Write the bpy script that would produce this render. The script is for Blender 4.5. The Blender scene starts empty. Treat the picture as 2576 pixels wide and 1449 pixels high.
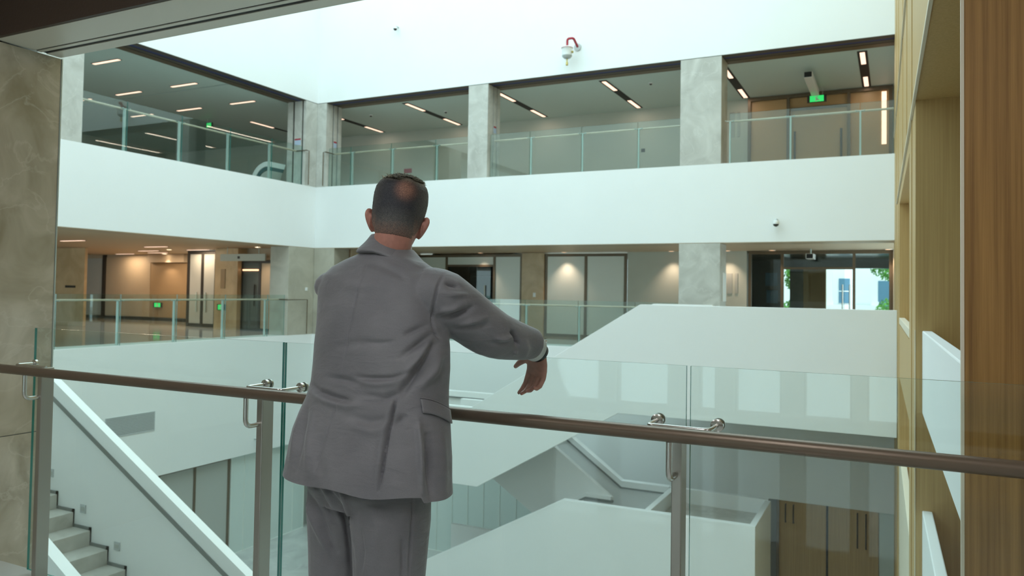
import bpy, bmesh, math, random
import numpy as np
from mathutils import Vector, Matrix
from mathutils.bvhtree import BVHTree
random.seed(7); np.random.seed(7)
scene = bpy.context.scene
COL = scene.collection

# ------------------------------------------------------------------ camera
CAM_R = ((0.89514414, 0.00149072, -0.44577432),
         (0.44548248, 0.03334172, 0.8946696),
         (0.01619659, -0.9994429, 0.02918156))      # columns: right, down, forward
EYE = Vector((0, 0, 1.42))
cam_d = bpy.data.cameras.new('camera'); cam = bpy.data.objects.new('camera', cam_d); COL.objects.link(cam)
mw = Matrix.Identity(4)
for r in range(3):
    mw[r][0] = CAM_R[r][0]; mw[r][1] = -CAM_R[r][1]; mw[r][2] = -CAM_R[r][2]; mw[r][3] = EYE[r]
cam.matrix_world = mw
cam_d.sensor_width = 36; cam_d.lens = 36 * 1932 / 2576
cam_d.shift_y = (676 - 724.5) / 2576
cam_d.clip_start = 0.05; cam_d.clip_end = 300
cam_d.dof.use_dof = True; cam_d.dof.focus_distance = 2.45; cam_d.dof.aperture_fstop = 5.6
scene.camera = cam

# ------------------------------------------------------------------ light
world = bpy.data.worlds.new('world'); scene.world = world; world.use_nodes = True
bg = world.node_tree.nodes['Background']
bg.inputs[0].default_value = (0.71, 0.955, 0.99, 1); bg.inputs[1].default_value = 2.75
scene.view_settings.view_transform = 'Standard'; scene.view_settings.look = 'None'
scene.view_settings.exposure = 0.1; scene.view_settings.gamma = 1.0; scene.view_settings.use_curve_mapping = False
scene.cycles.use_denoising = True
scene.cycles.max_bounces = 7; scene.cycles.diffuse_bounces = 4; scene.cycles.glossy_bounces = 3
scene.cycles.transparent_max_bounces = 16; scene.cycles.transmission_bounces = 2
scene.cycles.use_adaptive_sampling = True; scene.cycles.adaptive_threshold = 0.06; scene.cycles.adaptive_min_samples = 16
scene.cycles.sample_clamp_indirect = 6.0

# ------------------------------------------------------------------ materials
MATS = {}
def node_mat(name):
    m = bpy.data.materials.new(name); m.use_nodes = True
    nt = m.node_tree; b = nt.nodes['Principled BSDF']
    MATS[name] = m
    return m, nt, b
def plain(name, col, rough=0.5, metal=0.0, noise=0.0, nscale=6.0, bump=0.0, spec=0.5):
    m, nt, b = node_mat(name)
    b.inputs['Roughness'].default_value = rough; b.inputs['Metallic'].default_value = metal
    b.inputs['Specular IOR Level'].default_value = spec
    b.inputs['Base Color'].default_value = (*col, 1)
    if noise or bump:
        tc = nt.nodes.new('ShaderNodeTexCoord'); nz = nt.nodes.new('ShaderNodeTexNoise')
        nz.inputs['Scale'].default_value = nscale; nz.inputs['Detail'].default_value = 4
        nt.links.new(tc.outputs['Object'], nz.inputs['Vector'])
        if noise:
            cr = nt.nodes.new('ShaderNodeValToRGB')
            cr.color_ramp.elements[0].position = 0.3; cr.color_ramp.elements[1].position = 0.7
            cr.color_ramp.elements[0].color = (*[c * (1 - noise) for c in col], 1)
            cr.color_ramp.elements[1].color = (*[min(1, c * (1 + noise)) for c in col], 1)
            nt.links.new(nz.outputs['Fac'], cr.inputs['Fac']); nt.links.new(cr.outputs['Color'], b.inputs['Base Color'])
        if bump:
            bp = nt.nodes.new('ShaderNodeBump'); bp.inputs['Strength'].default_value = bump; bp.inputs['Distance'].default_value = 0.01
            nt.links.new(nz.outputs['Fac'], bp.inputs['Height']); nt.links.new(bp.outputs['Normal'], b.inputs['Normal'])
    return m
def emit(name, col, strength):
    m, nt, b = node_mat(name)
    b.inputs['Base Color'].default_value = (*col, 1)
    b.inputs['Emission Color'].default_value = (*col, 1); b.inputs['Emission Strength'].default_value = strength
    return m
def stone(name, lo, hi, vein, scale=1.6, rough=0.3):
    m, nt, b = node_mat(name); N = nt.nodes; L = nt.links
    tc = N.new('ShaderNodeTexCoord'); mp = N.new('ShaderNodeMapping'); mp.inputs['Rotation'].default_value = (0.5, 0.3, 0.4)
    n1 = N.new('ShaderNodeTexNoise'); n1.inputs['Scale'].default_value = scale; n1.inputs['Detail'].default_value = 8; n1.inputs['Distortion'].default_value = 1.2
    r1 = N.new('ShaderNodeValToRGB'); r1.color_ramp.elements[0].position = 0.32; r1.color_ramp.elements[1].position = 0.68
    r1.color_ramp.elements[0].color = (*lo, 1); r1.color_ramp.elements[1].color = (*hi, 1)
    n2 = N.new('ShaderNodeTexNoise'); n2.inputs['Scale'].default_value = scale * 0.9; n2.inputs['Detail'].default_value = 7; n2.inputs['Distortion'].default_value = 0.8
    sb = N.new('ShaderNodeMath'); sb.operation = 'SUBTRACT'; sb.inputs[1].default_value = 0.5
    ab = N.new('ShaderNodeMath'); ab.operation = 'ABSOLUTE'
    r2 = N.new('ShaderNodeValToRGB'); r2.color_ramp.elements[0].position = 0.0; r2.color_ramp.elements[1].position = 0.014
    r2.color_ramp.elements[0].color = (0.32, 0.32, 0.32, 1); r2.color_ramp.elements[1].color = (0, 0, 0, 1)
    mx = N.new('ShaderNodeMix'); mx.data_type = 'RGBA'
    L.new(tc.outputs['Object'], mp.inputs['Vector'])
    for n in (n1, n2): L.new(mp.outputs['Vector'], n.inputs['Vector'])
    L.new(n1.outputs['Fac'], r1.inputs['Fac']); L.new(n2.outputs['Fac'], sb.inputs[0]); L.new(sb.outputs[0], ab.inputs[0]); L.new(ab.outputs[0], r2.inputs['Fac'])
    L.new(r2.outputs['Color'], mx.inputs['Factor']); L.new(r1.outputs['Color'], mx.inputs[6]); mx.inputs[7].default_value = (*vein, 1)
    L.new(mx.outputs[2], b.inputs['Base Color'])
    b.inputs['Roughness'].default_value = rough
    return m
def wood(name, lo, hi, rough=0.45, sc=1.0):
    m, nt, b = node_mat(name); N = nt.nodes; L = nt.links
    tc = N.new('ShaderNodeTexCoord'); mp = N.new('ShaderNodeMapping'); mp.inputs['Scale'].default_value = (38 * sc, 38 * sc, 0.55 * sc)
    n1 = N.new('ShaderNodeTexNoise'); n1.inputs['Scale'].default_value = 1.6; n1.inputs['Detail'].default_value = 6; n1.inputs['Roughness'].default_value = 0.65
    r1 = N.new('ShaderNodeValToRGB'); r1.color_ramp.elements[0].position = 0.3; r1.color_ramp.elements[1].position = 0.72
    r1.color_ramp.elements[0].color = (*lo, 1); r1.color_ramp.elements[1].color = (*hi, 1)
    bp = N.new('ShaderNodeBump'); bp.inputs['Strength'].default_value = 0.15; bp.inputs['Distance'].default_value = 0.002
    L.new(tc.outputs['Object'], mp.inputs['Vector']); L.new(mp.outputs['Vector'], n1.inputs['Vector']); L.new(n1.outputs['Fac'], r1.inputs['Fac'])
    L.new(r1.outputs['Color'], b.inputs['Base Color']); L.new(n1.outputs['Fac'], bp.inputs['Height']); L.new(bp.outputs['Normal'], b.inputs['Normal'])
    b.inputs['Roughness'].default_value = rough
    return m
def glass(name, tint, f0=0.04):
    m = bpy.data.materials.new(name); m.use_nodes = True; nt = m.node_tree; N = nt.nodes; L = nt.links
    N.remove(N['Principled BSDF']); out = N['Material Output']
    tr = N.new('ShaderNodeBsdfTransparent'); tr.inputs['Color'].default_value = (*tint, 1)
    gl = N.new('ShaderNodeBsdfGlossy'); gl.inputs['Roughness'].default_value = 0.0
    lw = N.new('ShaderNodeLayerWeight'); lw.inputs['Blend'].default_value = 0.5
    pw = N.new('ShaderNodeMath'); pw.operation = 'POWER'; pw.inputs[1].default_value = 5.0
    fr = N.new('ShaderNodeMath'); fr.operation = 'MULTIPLY_ADD'; fr.inputs[1].default_value = 1 - f0; fr.inputs[2].default_value = f0
    L.new(lw.outputs['Facing'], pw.inputs[0]); L.new(pw.outputs[0], fr.inputs[0])
    mx = N.new('ShaderNodeMixShader')
    L.new(fr.outputs[0], mx.inputs['Fac']); L.new(tr.outputs['BSDF'], mx.inputs[1]); L.new(gl.outputs['BSDF'], mx.inputs[2])
    L.new(mx.outputs['Shader'], out.inputs['Surface']); MATS[name] = m
    return m
plain('white', (0.86, 0.87, 0.865), 0.55, noise=0.012, nscale=0.7)
plain('white_gloss', (0.86, 0.87, 0.865), 0.22)
plain('cap_white', (0.88, 0.89, 0.885), 0.4)
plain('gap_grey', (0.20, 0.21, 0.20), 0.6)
stone('stone_light', (0.44, 0.43, 0.39), (0.60, 0.59, 0.545), (0.70, 0.69, 0.65), 1.7, 0.35)
stone('stone_brown', (0.32, 0.28, 0.20), (0.58, 0.53, 0.43), (0.66, 0.62, 0.53), 2.8, 0.14)
stone('stone_shaded', (0.40, 0.37, 0.30), (0.50, 0.47, 0.39), (0.46, 0.44, 0.39), 1.5, 0.3)  # pale stone darkened to put the middle gallery's shade into its colour
stone('floor_polished', (0.42, 0.43, 0.41), (0.52, 0.53, 0.505), (0.58, 0.58, 0.56), 0.9, 0.03)
stone('stone_hall', (0.50, 0.35, 0.19), (0.66, 0.49, 0.29), (0.58, 0.46, 0.32), 1.3, 0.3)
stone('floor_marble', (0.42, 0.43, 0.41), (0.56, 0.57, 0.545), (0.62, 0.62, 0.60), 0.9, 0.16)
stone('stair_stone', (0.47, 0.45, 0.40), (0.60, 0.58, 0.53), (0.64, 0.62, 0.58), 3.0, 0.5)
stone('floor_dark', (0.36, 0.32, 0.26), (0.45, 0.41, 0.34), (0.48, 0.44, 0.37), 1.4, 0.08)
plain('soffit_brown', (0.52, 0.41, 0.29), 0.42, 0.1)
plain('track_metal', (0.72, 0.69, 0.61), 0.4, 0.15)
plain('dark_brown', (0.060, 0.038, 0.027), 0.5, bump=0.1, nscale=60)
plain('black', (0.012, 0.012, 0.012), 0.6)
plain('blue_line', (0.02, 0.035, 0.16), 0.5)
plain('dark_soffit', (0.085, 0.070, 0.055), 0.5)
plain('frame_brown', (0.155, 0.115, 0.075), 0.4, 0.35)
plain('frame_dark', (0.05, 0.045, 0.04), 0.4, 0.3)
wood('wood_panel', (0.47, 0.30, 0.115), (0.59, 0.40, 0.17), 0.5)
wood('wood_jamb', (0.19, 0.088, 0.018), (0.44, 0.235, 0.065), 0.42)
wood('wood_door', (0.46, 0.28, 0.10), (0.60, 0.39, 0.16), 0.42)
plain('cream', (0.74, 0.66, 0.52), 0.5)
plain('wall_beige', (0.57, 0.585, 0.52), 0.6, noise=0.02, nscale=2)
plain('wall_tan', (0.50, 0.40, 0.28), 0.55, noise=0.03, nscale=2)
plain('wall_brown', (0.36, 0.25, 0.14), 0.55)
plain('ceiling_grey', (0.60, 0.70, 0.66), 0.55)
plain('ceiling_hall', (0.62, 0.50, 0.36), 0.55)
plain('vent_grey', (0.52, 0.55, 0.55), 0.5)
plain('frosted', (0.78, 0.82, 0.77), 0.25)
plain('frosted_pale', (0.66, 0.74, 0.71), 0.3)
plain('panel_grey', (0.46, 0.47, 0.44), 0.3)
plain('dark_pane', (0.10, 0.115, 0.11), 0.12)
plain('steel', (0.62, 0.61, 0.58), 0.24, 1.0)
plain('steel_dull', (0.42, 0.40, 0.36), 0.36, 0.9)
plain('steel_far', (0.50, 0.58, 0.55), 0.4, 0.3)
plain('rail_brown', (0.165, 0.12, 0.085), 0.33, 0.45)
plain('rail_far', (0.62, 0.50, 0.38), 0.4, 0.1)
glass('glass_clear', (0.955, 0.985, 0.975))
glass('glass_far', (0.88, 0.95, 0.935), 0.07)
glass('glass_tint', (0.80, 0.82, 0.82))
glass('glass_door', (0.86, 0.90, 0.89))
plain('glass_edge', (0.035, 0.23, 0.20), 0.12)
plain('glass_edge_thin', (0.30, 0.46, 0.43), 0.12)
emit('lamp_warm', (1.0, 0.69, 0.52), 1.35)
emit('lamp_hot', (1.0, 0.80, 0.55), 9.0)
emit('lamp_orange', (1.0, 0.55, 0.30), 2.0)
emit('lamp_fill', (0.93, 0.97, 1.0), 23.0)
plain('amber', (0.50, 0.31, 0.14), 0.4)
plain('teal_dark', (0.02, 0.10, 0.12), 0.4)
emit('exit_green', (0.03, 0.62, 0.14), 0.9)
plain('red', (0.38, 0.02, 0.04), 0.4)
plain('brass', (0.45, 0.36, 0.12), 0.35, 0.7)
plain('sticker_blue', (0.45, 0.55, 0.70), 0.5)
plain('green_leaf', (0.10, 0.30, 0.04), 0.6, noise=0.5, nscale=5)
plain('blue_glass', (0.12, 0.24, 0.34), 0.1)
plain('pavement', (0.55, 0.55, 0.52), 0.8)

MATS['floor_polished'].node_tree.nodes['Principled BSDF'].inputs['IOR'].default_value = 2.1
m_, nt_, b_ = node_mat('hair_strand')          # thin strands let light through
a_ = nt_.nodes.new('ShaderNodeAttribute'); a_.attribute_name = 'hue'; t_ = nt_.nodes.new('ShaderNodeBsdfTranslucent'); x_ = nt_.nodes.new('ShaderNodeMixShader'); x_.inputs['Fac'].default_value = 0.55
nt_.links.new(a_.outputs['Color'], b_.inputs['Base Color']); nt_.links.new(a_.outputs['Color'], t_.inputs['Color']); nt_.links.new(b_.outputs['BSDF'], x_.inputs[1]); nt_.links.new(t_.outputs['BSDF'], x_.inputs[2]); nt_.links.new(x_.outputs['Shader'], nt_.nodes['Material Output'].inputs['Surface'])
# ------------------------------------------------------------------ builders
def tag(o, label=None, cat=None, group=None, kind=None):
    if label: o['label'] = label
    if cat: o['category'] = cat
    if group: o['group'] = group
    if kind: o['kind'] = kind
    return o
def link(name, me, mat, parent=None, smooth=False):
    o = bpy.data.objects.new(name, me); COL.objects.link(o)
    if mat is not None:
        for mm in (mat if isinstance(mat, (list, tuple)) else [mat]):
            me.materials.append(MATS[mm])
    if smooth:
        for p in me.polygons: p.use_smooth = True
    if parent is not None:
        o.parent = parent
        o.matrix_parent_inverse = parent.matrix_basis.inverted()
    return o
def mesh(name, verts, faces, mat, parent=None, smooth=False):
    me = bpy.data.meshes.new(name); me.from_pydata([tuple(v) for v in verts], [], faces); me.update()
    bm = bmesh.new(); bm.from_mesh(me); bmesh.ops.recalc_face_normals(bm, faces=bm.faces); bm.to_mesh(me); bm.free()
    return link(name, me, mat, parent, smooth)
BF = [(0, 1, 3, 2), (4, 6, 7, 5), (0, 4, 5, 1), (2, 3, 7, 6), (0, 2, 6, 4), (1, 5, 7, 3)]
def bv(x0, x1, y0, y1, z0, z1):
    return [(x, y, z) for x in (x0, x1) for y in (y0, y1) for z in (z0, z1)]
def boxes(name, lst, mat, parent=None, bevel=0.0):
    V = []; F = []
    for b in lst:
        n = len(V); V += bv(*b); F += [tuple(n + i for i in f) for f in BF]
    o = mesh(name, V, F, mat, parent)
    if bevel:
        md = o.modifiers.new('bevel', 'BEVEL'); md.width = bevel; md.segments = 2; md.limit_method = 'ANGLE'
    return o
def box(name, x0, x1, y0, y1, z0, z1, mat, parent=None, bevel=0.0):
    return boxes(name, [(x0, x1, y0, y1, z0, z1)], mat, parent, bevel)
def struct(o): o['kind'] = 'structure'; return o
def empty(name, loc, label, cat, group=None):
    o = bpy.data.objects.new(name, None); COL.objects.link(o); o.location = loc; o.empty_display_size = 0.1
    return tag(o, label, cat, group)
def frame_axes(t):
    t = t.normalized(); u = Vector((0, 0, 1)) if abs(t.z) < 0.9 else Vector((1, 0, 0))
    a = t.cross(u).normalized(); b = t.cross(a).normalized()
    return a, b
def tube_data(pts, r, n=12):
    pts = [Vector(p) for p in pts]; V = []; F = []
    rr = r if isinstance(r, (list, tuple)) else [r] * len(pts)
    prev = None
    for i, p in enumerate(pts):
        t = (pts[min(i + 1, len(pts) - 1)] - pts[max(i - 1, 0)]).normalized()
        if prev is None: a, b = frame_axes(t)
        else:
            a = (prev - t * prev.dot(t)).normalized(); b = t.cross(a).normalized()
        prev = a
        for k in range(n):
            w = 2 * math.pi * k / n; V.append(p + (a * math.cos(w) + b * math.sin(w)) * rr[i])
    m = len(pts)
    for i in range(m - 1):
        for k in range(n):
            F.append((i * n + k, i * n + (k + 1) % n, (i + 1) * n + (k + 1) % n, (i + 1) * n + k))
    F.append(tuple(range(n))); F.append(tuple((m - 1) * n + k for k in range(n)))
    return V, F
def tube(name, pts, r, mat, parent=None, n=12, smooth=True):
    V, F = tube_data(pts, r, n); o = mesh(name, V, F, mat, parent, smooth)
    if smooth:
        md = o.modifiers.new('edges', 'EDGE_SPLIT'); md.split_angle = math.radians(50)
    return o
def bend(p0, p1, p2, r, n=5):
    p0, p1, p2 = Vector(p0), Vector(p1), Vector(p2)
    a = p1 + (p0 - p1).normalized() * r; c = p1 + (p2 - p1).normalized() * r
    return [(1 - t) ** 2 * a + 2 * t * (1 - t) * p1 + t * t * c for t in [i / n for i in range(n + 1)]]
def prism_y(name, poly, y0, y1, mat, parent=None, bevel=0.0):
    """poly: list of (x, z) outline, extruded from y0 to y1"""
    n = len(poly); V = [(x, y0, z) for x, z in poly] + [(x, y1, z) for x, z in poly]
    F = [tuple(range(n)), tuple(range(2 * n - 1, n - 1, -1))] + [(i, (i + 1) % n, n + (i + 1) % n, n + i) for i in range(n)]
    o = mesh(name, V, F, mat, parent)
    if bevel:
        md = o.modifiers.new('bevel', 'BEVEL'); md.width = bevel; md.segments = 2; md.limit_method = 'ANGLE'
    return o
def lathe(name, prof, center, mat, parent=None, n=20, axis='z'):
    V = []; F = []
    for r, h in prof:
        for k in range(n):
            w = 2 * math.pi * k / n; c, s = math.cos(w) * r, math.sin(w) * r
            q = (c, s, h) if axis == 'z' else ((c, h, s) if axis == 'y' else (h, c, s))
            V.append((center[0] + q[0], center[1] + q[1], center[2] + q[2]))
    for i in range(len(prof) - 1):
        for k in range(n):
            F.append((i * n + k, i * n + (k + 1) % n, (i + 1) * n + (k + 1) % n, (i + 1) * n + k))
    F.append(tuple(range(n))); F.append(tuple((len(prof) - 1) * n + k for k in range(n)))
    o = mesh(name, V, F, mat, parent, True)
    md = o.modifiers.new('edges', 'EDGE_SPLIT'); md.split_angle = math.radians(45)
    return o
def pane(name, x0, x1, y0, y1, z0, z1, parent, gm='glass_clear', em='glass_edge', thin=None):
    """a sheet of glass: the two large faces clear, the four edges green"""
    o = box(name, x0, x1, y0, y1, z0, z1, [gm, em], parent)
    dx, dy = x1 - x0, y1 - y0
    for p in o.data.polygons:
        if dx < dy: p.material_index = 0 if abs(p.normal.x) > 0.5 else 1
        else: p.material_index = 0 if abs(p.normal.y) > 0.5 else 1
    return o
# ------------------------------------------------------------------ setting
XL, YF, T = -16.12, 18.57, 0.73
def RW(y): return 0.0139 * (YF - y)          # the timber wall runs a little off square
def sbox(name, *a, mat, bevel=0.0): return struct(box(name, *a, mat, None, bevel))
sbox('floor', XL - 16, 3, 2.63, 30, -6.15, -5.95, mat='floor_marble')
struct(boxes('wall_left', [(XL - T, XL, 2.63, YF + T, 7.17, 12.5)], 'white'))
struct(boxes('wall_left', [(XL - T, XL, 2.63, YF + T, 2.66, 4.55)], 'white'))
struct(boxes('wall_left', [(XL - T, XL, 2.63, YF + T, -3.24, 0.0)], 'white'))
struct(boxes('wall_back', [(XL, 0.9, YF, YF + T, 7.17, 12.5)], 'white'))
struct(boxes('wall_back', [(XL, 0.9, YF, YF + T, 2.66, 4.55)], 'white'))
struct(boxes('wall_back', [(XL, 0.9, YF, YF + T, -3.24, 0.0)], 'white'))
# the side of the atrium towards the camera
struct(boxes('wall_front', [(XL - T, 1.9, 2.33, 2.63, 2.72, 12.5), (XL - T, -5.2, 2.33, 2.63, -5.95, 2.72)], 'white'))
struct(boxes('wall_front', [(-5.2, 1.9, 2.2, 2.40, -5.95, -0.5)], 'white'))
# slabs and ceilings round the atrium
struct(boxes('floor', [(-33, XL - T, 2.63, 30, -0.4, -0.03), (XL - T, 1.9, YF + T, 30, -0.4, -0.03)], 'floor_dark'))
struct(boxes('floor', [(-28, XL - T, 2.63, 24, 4.2, 4.5), (XL - T, 1.9, YF + T, 24, 4.2, 4.5)], 'stair_stone'))
struct(boxes('ceiling', [(-33, XL - T, 2.63, 24.5, 2.70, 2.8), (XL - T, 1.9, YF + T, 28.0, 2.70, 2.8)], 'ceiling_hall'))
struct(boxes('ceiling', [(-28, XL - T, 2.63, 15.8, 7.2, 7.3), (-28, XL - T, 15.86, 23.4, 7.2, 7.3), (XL - T, 1.9, YF + T, 23.4, 7.2, 7.3)], 'ceiling_grey'))
struct(boxes('ceiling', [(-28, XL - T, 15.8, 15.86, 7.23, 7.3)], 'black'))
# back walls of the galleries
sbox('wall_back', -28, 1.9, 23.25, 23.45, 4.5, 7.2, mat='wall_beige')
sbox('wall_left', -28.2, -28, 2.63, 23.45, 4.5, 7.3, mat='wall_beige')
sbox('wall_right', 0.06, 0.9, YF + T, 23.25, 4.5, 7.2, mat='wall_beige')
sbox('wall_left', -33.2, -33, 2.63, 24.5, -0.03, 2.8, mat='wall_tan')
sbox('wall_back', -33, -25.4, 21.8, 22.0, -0.03, 2.7, mat='wall_tan')
sbox('wall_back', -25.4, -20.4, 24.2, 24.4, -0.03, 2.7, mat='wall_tan')
sbox('wall_right', -19.4, -17.2, 19.0, 19.1, -0.03, 2.7, mat='wall_tan')
sbox('wall_back', -19.4, -15.3, 23.1, 23.3, -0.03, 2.7, mat='wall_tan')
# --- soffits of the openings with their shutter tracks
def soffit(n, along, z, mats):
    for i, (a, b, m, dz) in enumerate(mats):
        if along == 'x': o = box('trim_%d' % n, XL, 0.9, YF + a, YF + b, z - 0.012 + dz, z + 0.02 + dz, m)
        else: o = box('trim_%d' % n, XL - b, XL - a, 2.63, YF + a, z - 0.012 + dz, z + 0.02 + dz, m)
        struct(o)
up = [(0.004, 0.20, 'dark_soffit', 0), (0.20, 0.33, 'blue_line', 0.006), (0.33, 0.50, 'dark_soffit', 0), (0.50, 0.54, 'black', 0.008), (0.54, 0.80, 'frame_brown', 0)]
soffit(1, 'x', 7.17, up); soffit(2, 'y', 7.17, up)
md = [(0.004, 0.34, 'soffit_brown', 0), (0.34, 0.37, 'frame_brown', 0.008), (0.37, 0.80, 'soffit_brown', 0)]
soffit(3, 'x', 2.66, md); soffit(4, 'y', 2.66, md)
# --- lintel over the opening the man stands in
struct(box('trim_5', -4.1, 1.9, 2.29, 2.485, 2.66, 2.72, 'track_metal'))
struct(box('trim_5', -4.1, 1.9, 2.499, 2.524, 2.66, 2.72, 'track_metal'))
struct(box('trim_5', -4.1, 1.9, 2.551, 2.632, 2.66, 2.72, 'track_metal'))
struct(box('trim_5', -4.1, 1.9, 2.4855, 2.5505, 2.664, 2.70, 'black'))
struct(box('trim_6', -5.2, 1.9, 2.27, 2.33, 2.662, 3.4, 'dark_brown'))
# --- the gallery room behind the camera
struct(box('floor', -6.2, 4.2, -3.75, 2.40, -0.5, 0.0, 'floor_polished'))
struct(box('ceiling', -6.2, 4.2, -3.75, 2.3, 3.2, 3.35, 'ceiling_hall'))
struct(box('wall_left', -6.4, -6.2, -3.75, 2.63, 0, 3.3, 'wall_beige'))
struct(box('wall_right', 4.2, 4.4, -3.75, 2.63, 0, 3.3, 'wall_beige'))
win = [(-3.6, -3.0), (-2.8, -2.2), (-1.88, -1.69), (-1.5, -1.03), (-0.82, -0.37), (-0.24, 0.05)]
wl = [(-6.2, 4.2, -3.75, -3.55, 0, 0.18), (-6.2, 4.2, -3.75, -3.55, 1.15, 3.3)]
xs = [-6.2] + [v for w in win for v in w] + [4.2]
for i in range(0, len(xs), 2): wl.append((xs[i], xs[i + 1], -3.75, -3.55, 0.18, 1.15))
struct(boxes('wall_front', wl, 'wall_beige'))
for i, (a, b) in enumerate(win):
    w = struct(boxes('window_%d' % (i + 1), [(a, a + 0.02, -3.7, -3.6, 0.18, 1.15), (b - 0.02, b, -3.7, -3.6, 0.18, 1.15), (a + 0.02, b - 0.02, -3.7, -3.6, 0.18, 0.20), (a + 0.02, b - 0.02, -3.7, -3.6, 1.13, 1.15)], 'frame_brown'))
    pane('pane', a + 0.02, b - 0.02, -3.66, -3.65, 0.20, 1.13, w, 'glass_tint', 'glass_edge_thin')
for i, x in enumerate((-3.2, -0.6, 2.0)):  # unseen lamps added to brighten the near room and the man's back
    t = empty('fill_ceiling_light', (x, -0.4, 3.18), ['added linear fill lamp over the walkway near the stone pillar', 'added linear fill lamp over the middle of the walkway', 'added linear fill lamp over the walkway near the timber wall'][i], 'lamp', 'added fill lamps behind the viewer')
    box('housing', x - 0.1, x + 0.1, -1.7, 0.9, 3.185, 3.2, 'black', t)
    box('diffuser', x - 0.08, x + 0.08, -1.65, 0.85, 3.172, 3.184, 'lamp_fill', t)

# --- near stone pillar and near timber wall
pl = empty('stone_pillar', (-4.65, 2.0, 0), 'brown veined marble pillar at the left edge of the opening', 'pillar')
for z0, z1 in ((-0.5, 0.628), (0.632, 2.655)):
    box('stone_slab', -5.2, -4.1, 1.3, 2.635, z0, z1, 'stone_brown', pl, 0.003)
box('pillar_core', -5.19, -4.105, 1.31, 2.625, -0.5, 2.655, 'gap_grey', pl)
box('edge_trim', -4.112, -4.096, 2.636, 2.642, 0.0, 2.655, 'steel_far', pl)
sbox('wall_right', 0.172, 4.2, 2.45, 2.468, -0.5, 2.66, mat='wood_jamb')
sbox('trim_7', 0.164, 0.172, 2.446, 2.468, -0.5, 2.66, mat='cream')

# --- timber wall on the right with its openings
def rbox(name, y0, y1, a, b, z0, z1, mat, parent=None):
    V = [(RW(y) + d, y, z) for d in (a, b) for y in (y0, y1) for z in (z0, z1)]
    return mesh(name, V, BF, mat, parent)
for y0, y1, z0, z1 in ((2.5, 7.25, 3.08, 12.5), (7.25, 8.8, -5.95, 12.5), (8.8, 13.6, 2.9, 12.5), (13.6, 19.3, -5.95, 12.5), (2.5, 7.25, -5.95, -2.4), (8.8, 13.6, -5.95, -3.2)):
    struct(rbox('wall_right', y0, y1, 0.0, 0.7 if z0 < 2 else 1.9, z0, z1, 'wood_panel'))
struct(rbox('wall_right', 7.25, 7.45, 0.6, 1.9, -5.95, 3.1, 'wood_panel'))
struct(rbox('wall_right', 2.5, 7.25, 1.7, 1.9, -5.95, 3.1, 'wood_panel'))
struct(rbox('wall_right', 8.8, 13.6, 1.7, 1.9, -5.95, 3.1, 'wood_panel'))
struct(rbox('trim_8', 2.64, 15.2, -0.022, -0.001, 3.07, 3.10, 'cream'))
struct(rbox('trim_9', 2.64, 18.5, -0.022, -0.001, 4.88, 4.91, 'cream'))
struct(rbox('trim_10', 7.24, 7.262, -0.006, 0.0, -5.9, 1.15, 'cream'))
for yy in (8.0, 9.6, 11.4, 14.3, 16.2):
    struct(rbox('trim_11', yy, yy + 0.035, -0.008, 0.001, 3.1 if yy < 14 and yy > 8.5 else -5.9, 12.4, 'wood_panel'))
def rparapet(lbl, y0, y1, a, b, z0, z1, m):
    o = rbox('white_parapet', y0, y1, a, b, z0, z1, m)
    md_ = o.modifiers.new('bevel', 'BEVEL'); md_.width = 0.008; md_.segments = 2
    tag(o, lbl, 'parapet')
rparapet('white parapet in the near opening of the timber wall, upper one', 2.52, 7.25, 0.05, 0.125, 0.46, 1.145, 'white')
rparapet('white parapet in the near opening of the timber wall, lower one', 2.52, 7.25, 0.05, 0.125, -2.39, -0.335, 'white')
rparapet('cream parapet in the far opening of the timber wall, upper one', 8.8, 13.6, 0.0, 0.08, 1.0, 1.1, 'cream')
struct(rbox('wall_right', 8.8, 13.6, 0.005, 0.075, 0.15, 0.985, 'wood_panel'))
rparapet('cream parapet in the far opening of the timber wall, lower one', 8.8, 13.6, 0.0, 0.08, -3.19, -1.0, 'cream')

# ------------------------------------------------------------------ columns and piers
def pier(name, label, x0, x1, y0, y1, z0, z1, rev=None, sm='stone_light'):
    """stone pier; rev: '+x' or '-y' face carries shutter guide strips"""
    t = empty(name, ((x0 + x1) / 2, (y0 + y1) / 2, z0), label, 'column')
    if rev is None:
        box('stone_shaft', x0, x1, y0, y1, z0, z1, sm, t, 0.004)
    elif rev == '+x':
        box('stone_front', x0, x1, y0, y0 + 0.31, z0, z1, 'stone_light', t, 0.004)
        box('guide_core', x0, x1 - 0.03, y0 + 0.31, y1 - 0.005, z0, z1, 'frame_dark', t)
        box('guide_strip', x1 - 0.03, x1, y0 + 0.36, y0 + 0.52, z0, z1, 'stone_light', t)
        box('guide_strip', x1 - 0.03, x1 + 0.002, y0 + 0.57, y1, z0, z1, 'stone_light', t)
    else:
        box('stone_front', x1 - 0.10, x1, y0, y1, z0, z1, 'stone_light', t, 0.004)
        box('guide_core', x0 + 0.005, x1 - 0.10, y0 + 0.03, y1, z0, z1, 'frame_dark', t)
        box('guide_strip', x1 - 0.45, x1 - 0.16, y0, y0 + 0.03, z0, z1, 'stone_light', t)
        box('guide_strip', x0, x1 - 0.52, y0 - 0.002, y0 + 0.03, z0, z1, 'stone_light', t)
    return t
pier('stone_column', 'pale stone column at the far left of the upper gallery', XL - T, XL - 0.002, 9.9, 10.88, 4.551, 7.155)
pier('stone_column', 'narrow pale stone column between the two wide upper bays', -10.70, -10.08, YF + 0.002, YF + T, 4.551, 7.155, '+x')
pier('stone_column', 'wide pale stone column beside the upper glazed doors', -4.71, -3.72, YF + 0.002, YF + T, 4.551, 7.155)
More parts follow.
